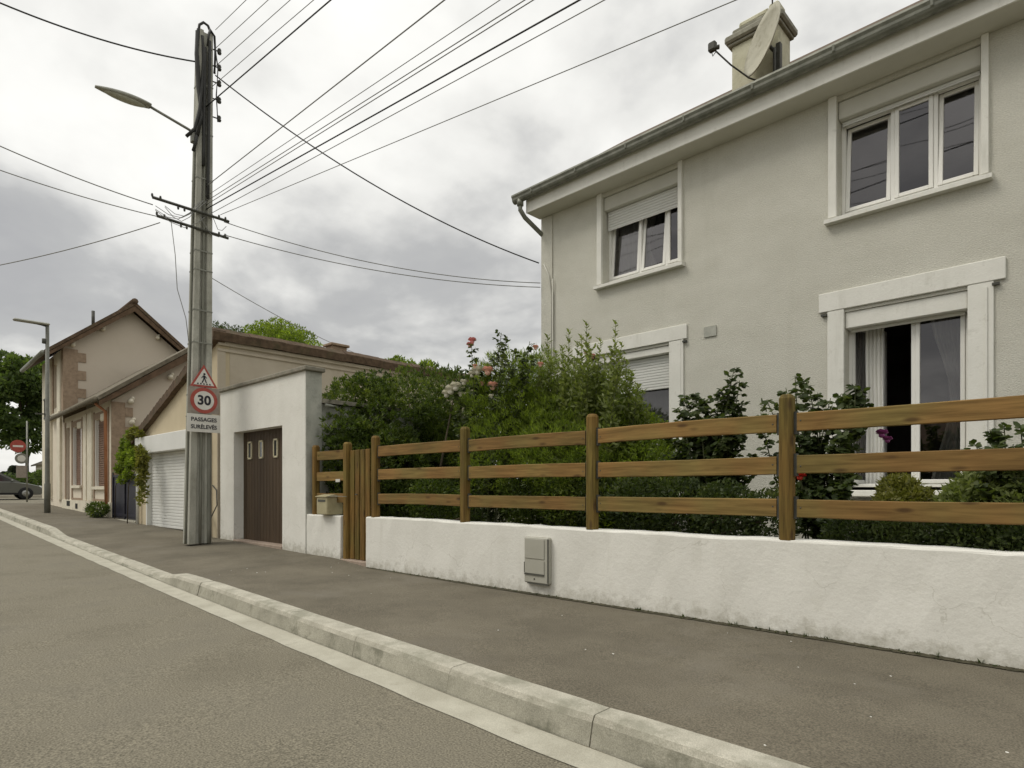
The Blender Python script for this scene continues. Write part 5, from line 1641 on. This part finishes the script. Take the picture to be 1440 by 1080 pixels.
for (px, py) in ((825, 452), (866, 450), (800, 462), (782, 492), (850, 500), (888, 520), (905, 548), (770, 470), (812, 480), (840, 520), (875, 480), (795, 505), (858, 535), (895, 560), (780, 520), (830, 490), (910, 575), (760, 500), (818, 470), (860, 490), (882, 505), (790, 485), (845, 475), (870, 515), (808, 500), (898, 540), (852, 550), (835, 535), (885, 560), (775, 505), (820, 515)):
    sp.append((px, py, random.uniform(5.9, 6.5), px + random.uniform(-8, 8), 84))
upright('tall pale green shrub with upright leafy shoots against the house wall', sp, 'leaf_pale', P(830, 6.5), 6.5)
ub = [blob(830, 600, 6.5, 56), blob(870, 610, 6.5, 52), blob(905, 620, 6.5, 40), blob(850, 665, 6.3, 60), blob(910, 670, 6.3, 50), blob(880, 720, 6.2, 60), blob(820, 560, 6.6, 34), blob(865, 555, 6.6, 34)]
shrub('leafy_shrub', 'mixed green shrub filling the space below the upright shoots', 'shrub', P(870, 6.4), 6.4, ub, 26000, .06, .022, 'leaf_bright', up=.3)

def rose(label, base, canes, flowers, mat='leaf_rose', L=.055, mult=1.9, name='rose_bush', dens=30, spread=.13):
    """canes = list of tip points; flowers = (pos, material, radius)"""
    t = thing(name, label, 'rose bush', (base[0], base[1], GZ0))
    lf, st = MB(), MB()
    for tip, n_ in canes:
        n_ = int(n_ * mult); tip = Vector(tip); bs = Vector((base[0] + random.uniform(-.15, .15), base[1] + random.uniform(-.1, .1), GZ0))
        mid_ = bs.lerp(tip, .55) + Vector((random.uniform(-.12, .12), random.uniform(-.1, .1), .1))
        pts = []
        for k in range(9):
            t_ = k / 8
            pts.append((1-t_)**2 * bs + 2*t_*(1-t_) * mid_ + t_*t_ * tip)
        st.tube(pts, [.011 - .0009*k for k in range(9)], 5)
        for k in range(n_):
            t_ = .22 + .78 * (k / n_) ** .8
            p = (1-t_)**2 * bs + 2*t_*(1-t_) * mid_ + t_*t_ * tip
            a = rvec(); a.z = abs(a.z) * .5
            q = p + a.normalized() * random.uniform(.03, spread) * (1.5 - .9 * t_)
            st.tube([p, q], [.004, .002], 4, cap=False)
            # a compound leaf of five leaflets around the tip of its stalk
            out = (q - p).normalized()
            side = out.cross(Vector((0, 0, 1)))
            if side.length < .05: side = Vector((1, 0, 0))
            side.normalize()
            for m_ in range(5):
                ang = (m_ - 2) * .75
                d = (out * math.cos(ang) + side * math.sin(ang) + Vector((0, 0, random.uniform(-.5, .2)))).normalized()
                roundleaf(lf, q - out * (.012 * abs(m_ - 2)), (d + rvec() * .45).normalized(), Vector((0, -.35, 1)) + rvec() * .8, L * random.uniform(.75, 1.2), L * .85)
    lf.build('foliage', M[mat], t, True); st.build('stem', M['stem'], t, True)
    for pos, pm_, r in flowers:
        mb = MB(); c = Vector(pos)
        mb.ell(c, (r*.55, r*.55, r*.5), 10, 6)
        for k in range(16):
            a = k * 2.4; el = .2 + .9 * (k / 16)
            d = Vector((math.cos(a) * math.cos(el), math.sin(a) * math.cos(el), math.sin(el) * .8 + .1)).normalized()
            s_ = d.cross(Vector((0, 0, 1))).normalized(); u = s_.cross(d)
            p0 = c + d * r * .35
            tipc = c + d * r * 1.0 + Vector((0, 0, .2 * r))
            w_ = r * .6
            mb.add([p0 - s_*w_*.3, p0 + s_*w_*.3, tipc + s_*w_ - u*r*.1, tipc + d*r*.14, tipc - s_*w_ - u*r*.1], [(0, 1, 2, 3, 4)], 0, True)
        mb.build('flower', M[pm_], t, True)
    return t
def PT3(px, py, y): return (P(px, y), y, Z(px, py, y))
random.seed(51)
rz = 5.75
canes = [(PT3(px, py, rz + random.uniform(-.15, .25)), n) for px, py, n in
         ((663, 485, 26), (705, 468, 30), (712, 478, 26), (690, 500, 26), (725, 490, 26), (678, 515, 30), (650, 520, 26), (640, 545, 30), (660, 560, 34), (700, 540, 30), (745, 480, 20), (640, 580, 30), (672, 540, 30), (752, 498, 18), (655, 600, 30), (735, 515, 24))]
fls = [(PT3(664, 481, rz), 'petal_pink', .058), (PT3(661, 487, rz - .05), 'petal_pink', .052), (PT3(686, 524, rz - .1), 'petal_peach', .075), (PT3(693, 545, rz - .1), 'petal_peach', .07),
       (PT3(671, 524, rz - .05), 'petal_white', .08), (PT3(634, 551, rz - .1), 'petal_white', .085), (PT3(641, 546, rz - .1), 'petal_white', .08), (PT3(648, 556, rz), 'petal_white', .045), (PT3(691, 559, rz - .1), 'petal_white', .04),
       (PT3(753, 490, rz + .1), 'petal_peach', .04), (PT3(760, 514, rz), 'petal_peach', .04), (PT3(678, 541, rz), 'petal_peach', .04), (PT3(628, 556, rz - .05), 'petal_white', .07), (PT3(652, 539, rz - .1), 'petal_white', .05), (PT3(664, 528, rz - .1), 'petal_white', .055), (PT3(668, 516, rz - .1), 'petal_peach', .035)]
rose('climbing rose with pink, peach and white blooms above the fence', (P(680, rz), rz), canes, fls)
canes = [(PT3(px, py, 6.6 + random.uniform(-.1, .2)), n) for px, py, n in ((833, 498, 22), (826, 505, 20), (842, 520, 22))]
rose('small rose with salmon blooms among the upright shoots', (P(835, 6.6), 6.6), canes, [(PT3(826, 499, 6.5), 'petal_peach', .045), (PT3(833, 503, 6.5), 'petal_pink', .045)])
# two rose bushes nearer the house door
y2 = 6.3
canes = [(PT3(px, py, y2 + random.uniform(-.25, .25)), n) for px, py, n in
         ((1033, 517, 20), (1040, 535, 22), (1028, 545, 22), (962, 555, 26), (978, 552, 20), (1010, 550, 26), (990, 560, 30), (955, 575, 26), (1045, 565, 22), (1000, 580, 34), (970, 590, 34), (1030, 590, 34), (985, 610, 34), (1015, 620, 34), (1040, 610, 30), (960, 620, 30), (935, 600, 20), (940, 640, 30), (1000, 650, 34), (1040, 660, 30), (975, 670, 34), (1060, 640, 24))]
rose('dark leafy rose bush left of the central fence post', (P(1000, y2), y2), canes, [], L=.066)
canes = [(PT3(px, py, y2 + random.uniform(-.3, .2)), n) for px, py, n in
         ((1118, 528, 16), (1135, 535, 16), (1105, 545, 12), (1150, 552, 18), (1168, 560, 16), (1185, 556, 18), (1203, 540, 24), (1210, 552, 24), (1195, 560, 24), (1220, 560, 16), (1078, 562, 16), (1070, 580, 16), (1165, 580, 24), (1140, 590, 20), (1120, 610, 22), (1180, 610, 22), (1160, 640, 22), (1200, 640, 18), (1130, 650, 20), (1100, 640, 16), (1190, 680, 20), (1150, 690, 22), (1215, 590, 14), (1120, 690, 18))]
rose('open rose bush between the central fence post and the french window', (P(1155, y2), y2), canes, [(PT3(1125, 672, 5.9), 'petal_red', .05), (PT3(1120, 617, 6.1), 'petal_peach', .03), (PT3(1240, 612, 6.4), 'petal_purple', .05), (PT3(1248, 620, 6.4), 'petal_purple', .04)], L=.066)
y3 = 5.9
canes = [(PT3(px, py, y3 + random.uniform(-.2, .3)), n) for px, py, n in ((1392, 604, 16), (1412, 600, 14), (1435, 600, 12), (1372, 625, 14), (1400, 630, 20), (1425, 625, 14), (1380, 650, 22), (1450, 640, 20))]
rose('leafy bush in front of the french window right jamb', (P(1405, y3), y3), canes, [], L=.055)
# low planting along the back of the wall
random.seed(61)
def low(label, pts, n, L, w, mat, y, name='low_shrub', **kw):
    bl = [blob(*p) for p in pts]
    shrub(name, label, 'shrub', bl[0][0][0], y, bl, n, L, w, mat, **kw)
low('yellowish green bush in the garden just right of the rose bushes', [(1265, 695, 6.2, 26), (1290, 710, 6.1, 24), (1255, 720, 6.0, 26)], 5000, .05, .022, 'leaf_yellow', 6.2)
low('rounded green bush at the right edge of the garden', [(1380, 700, 6.0, 40), (1420, 690, 6.1, 44), (1350, 715, 5.9, 30), (1440, 720, 5.9, 46), (1470, 690, 6.0, 50)], 11000, .05, .022, 'leaf_pale', 6.0)
low('low dark plants along the back of the wall, right of the central post', [(1200, 760, 5.45, 40, .2), (1250, 765, 5.4, 42, .2), (1310, 765, 5.4, 45, .2), (1370, 770, 5.35, 48, .2), (1430, 775, 5.3, 50, .2), (1490, 775, 5.3, 50, .2)], 17000, .04, .020, 'leaf_rose', 5.4)
low('low dark plants behind the fence between the second and third long panels', [(900, 715, 5.9, 46), (960, 720, 5.9, 46), (1020, 725, 5.8, 46), (1080, 730, 5.8, 40), (850, 705, 6.0, 44)], 15000, .055, .024, 'leaf_rose', 5.9)
low('low dark plants behind the first long panel of the fence', [(560, 705, 5.9, 34), (610, 705, 5.9, 36), (680, 705, 5.9, 40), (740, 700, 5.9, 40), (800, 705, 5.9, 42)], 15000, .055, .024, 'leaf_hedge', 5.9)
# climber on the blue gate
def climber(label, bl, n, x, y, mat):
    t = thing('climbing_plant', label, 'climbing plant', (x, y, zw(x)))
    leafy(bl, n, .085, .05, shell=.3).build('foliage', M[mat], t, True)
    mb = MB(); mb.tube([(x, y, zw(x)), (x + .1, y, 1.2), bl[0][0]], [.012, .01, .006], 6); mb.build('stem', M['bark'], t, True)
climber('green creeper over the top of the dark blue gate', [blob(178, 645, 4.35, 9), blob(186, 652, 4.3, 8), blob(171, 660, 4.4, 7), blob(184, 628, 4.35, 6), blob(176, 622, 4.35, 5), blob(188, 638, 4.3, 6), blob(180, 668, 4.35, 6), blob(170, 642, 4.4, 5), blob(172, 675, 4.4, 5), blob(182, 612, 4.35, 5), blob(190, 648, 4.3, 6), blob(175, 632, 4.35, 6)], 3000, -20.2, 4.42, 'leaf_bright')
climber('yellowing creeper hanging by the workshop shutter box', [blob(200 + 1.5*math.sin(k_*1.7), 640 + 6*k_, 4.2, 3.6 - .2*k_, .1, 1.9) for k_ in range(12)] + [blob(190, 606, 4.3, 5), blob(196, 610, 4.3, 4), blob(185, 614, 4.3, 5), blob(196, 632, 4.25, 4)], 1800, -18.15, 4.25, 'leaf_yellow')
tt = thing('potted_plant', 'low dark plant in a tub at the foot of the brick corner', 'potted plant', (-20.9, 4.15, zw(-20.9)))
mb = MB(); mb.lathe([(0, 0), (.12, 0), (.15, .14), (.13, .14), (.12, .12), (0, .12)], (0, 0, 0), 'z', 14); mb.build('tub', M['sign_black'], tt)
leafy([((0, 0, .24), (.40, .26, .20))], 900, .09, .035).build('foliage', M['leaf_hedge'], tt)

# ------------------------------------------------------------------ trees
def tree(name, label, x, y, z0, zt, rx, nb, n, L, w, mat, seed, sz, low=.35, trunk=.18, cat='tree'):
    random.seed(seed)
    t = thing(name, label, cat, (x, y, z0))
    H = zt - z0
    bl = []
    for i in range(nb):
        z = z0 + H * random.uniform(low, .93)
        k = math.sin(PI * min(1, max(.12, (z - z0 - H*low) / (H*(1-low)) * .85 + .12))) ** .7
        a = random.uniform(0, 2*PI); rr = rx * k * math.sqrt(random.random()) * .85
        s = random.uniform(*sz)
        bl.append(((x + rr*math.cos(a), y + rr*math.sin(a), min(z, zt - s*.8)), (s, s, s*.75)))
    leafy(bl, n, L, w, shell=.6).build('crown', M[mat], t, True)
    mb = MB()
    mb.tube([(x, y, z0 - .2), (x + .05, y, z0 + H*.3), (x - .05, y + .05, z0 + H*.75)], [trunk, trunk*.75, trunk*.25], 8)
    for b in random.sample(bl, min(9, len(bl))):
        mb.tube([(x, y, z0 + H*random.uniform(.2, .45)), ((x + b[0][0])/2, (y + b[0][1])/2, b[0][2] - .3*sz[0]), b[0]], [trunk*.4, trunk*.25, trunk*.06], 6)
    mb.build('trunk', M['bark'], t, True)
    return t
def blob_tree(name, label, pts, y, z0, n, L, w, mat, seed, trunk=.16, cat='tree'):
    random.seed(seed)
    bl = [blob(px, py, y + random.uniform(-.8, .8), r_) for px, py, r_ in pts]
    cx_ = sum(b_[0][0] for b_ in bl) / len(bl)
    t = thing(name, label, cat, (cx_, y, z0))
    leafy(bl, n, L, w, shell=.6).build('crown', M[mat], t, True)
    mb = MB(); zt = max(b_[0][2] for b_ in bl)
    mb.tube([(cx_, y, z0 - .2), (cx_ + .08, y, z0 + (zt - z0) * .4), (cx_ - .05, y, zt)], [trunk, trunk * .7, trunk * .2], 8)
    for b_ in bl:
        mb.tube([(cx_, y, z0 + (zt - z0) * random.uniform(.25, .5)), ((cx_ + b_[0][0]) / 2, y, b_[0][2] - .5), b_[0]], [trunk * .4, trunk * .22, .01], 6)
    mb.build('trunk', M['bark'], t, True)
blob_tree('garden_tree', 'bright leafy tree top showing above the long brown tiled roof', [(352, 470, 12), (368, 466, 14), (388, 462, 14), (402, 464, 12), (418, 470, 12), (430, 480, 14), (380, 482, 24), (410, 486, 22), (350, 488, 20), (395, 500, 30), (440, 492, 12)], 17, 0, 14000, .17, .09, 'leaf_bright', 71)
blob_tree('garden_tree', 'thin dark tree top just right of the concrete pole, behind the tiled roof', [(303, 462, 9), (318, 464, 8), (332, 466, 8), (312, 474, 14), (330, 480, 16)], 15, 0, 2600, .16, .06, 'leaf_rose', 72)
blob_tree('garden_tree', 'small bush top at the far end of the tiled roof', [(545, 515, 9), (560, 512, 10), (530, 520, 9), (575, 516, 9), (552, 530, 16), (600, 520, 12)], 13, 0, 5000, .11, .05, 'leaf_bright', 73)
tree('street_tree', 'big dark round tree beyond the peaked roof house at the left edge', P(38, 8.0), 8.0, .7, Z(40, 494, 8.0), 3.3, 46, 26000, .34, .2, 'leaf_far', 74, (.7, 1.25), low=.36, trunk=.22)
for i, (px, py, y, lab) in enumerate(((8, 664, 8.5, 'shortest dark conifer at the left edge, behind the car'), (20, 655, 9.5, 'middle dark conifer behind the no entry sign'), (31, 668, 9.0, 'dark conifer nearest the pale far house'))):
    x_ = P(px, y)
    random.seed(80 + i)
    t = thing('conifer', lab, 'tree', (x_, y, .7), 0, 'conifers beyond the crossing')
    mb = MB()
    zt = Z(px, py, y); H = zt - .7
    for k in range(2600):
        u = random.random() ** .8; rr = (1 - u) * 1.3 + .05; a = random.uniform(0, 2*PI)
        p = Vector((x_ + rr*math.cos(a)*random.uniform(.5, 1), y + rr*math.sin(a)*random.uniform(.5, 1), .9 + H*u*.95))
        leafquad(mb, p, Vector((math.cos(a), math.sin(a), -.25)).normalized(), rvec(), .45, .18)
    mb.build('crown', M['leaf_conifer'], t, True)
    mb = MB(); mb.tube([(x_, y, .6), (x_, y, zt - .3)], [.14, .03], 6); mb.build('trunk', M['bark'], t, True)
mb = leafy([((-60 + 0, y_, 1.3), (1.2, 3.0, 1.1)) for y_ in (-6, -1, 4, 9, 14, 19)], 9000, .35, .2)
tag(mb.build('distant_hedge', M['leaf_far']), 'low green hedge along the far side of the crossing', 'hedge', kind='stuff')
tree('round_bush', 'small clipped dark bush in front of the pale far house', P(54, 7.2), 7.2, .6, Z(54, 660, 7.2), .5, 6, 1500, .14, .09, 'leaf_far', 90, (.35, .5), low=.2, trunk=.05, cat='shrub')
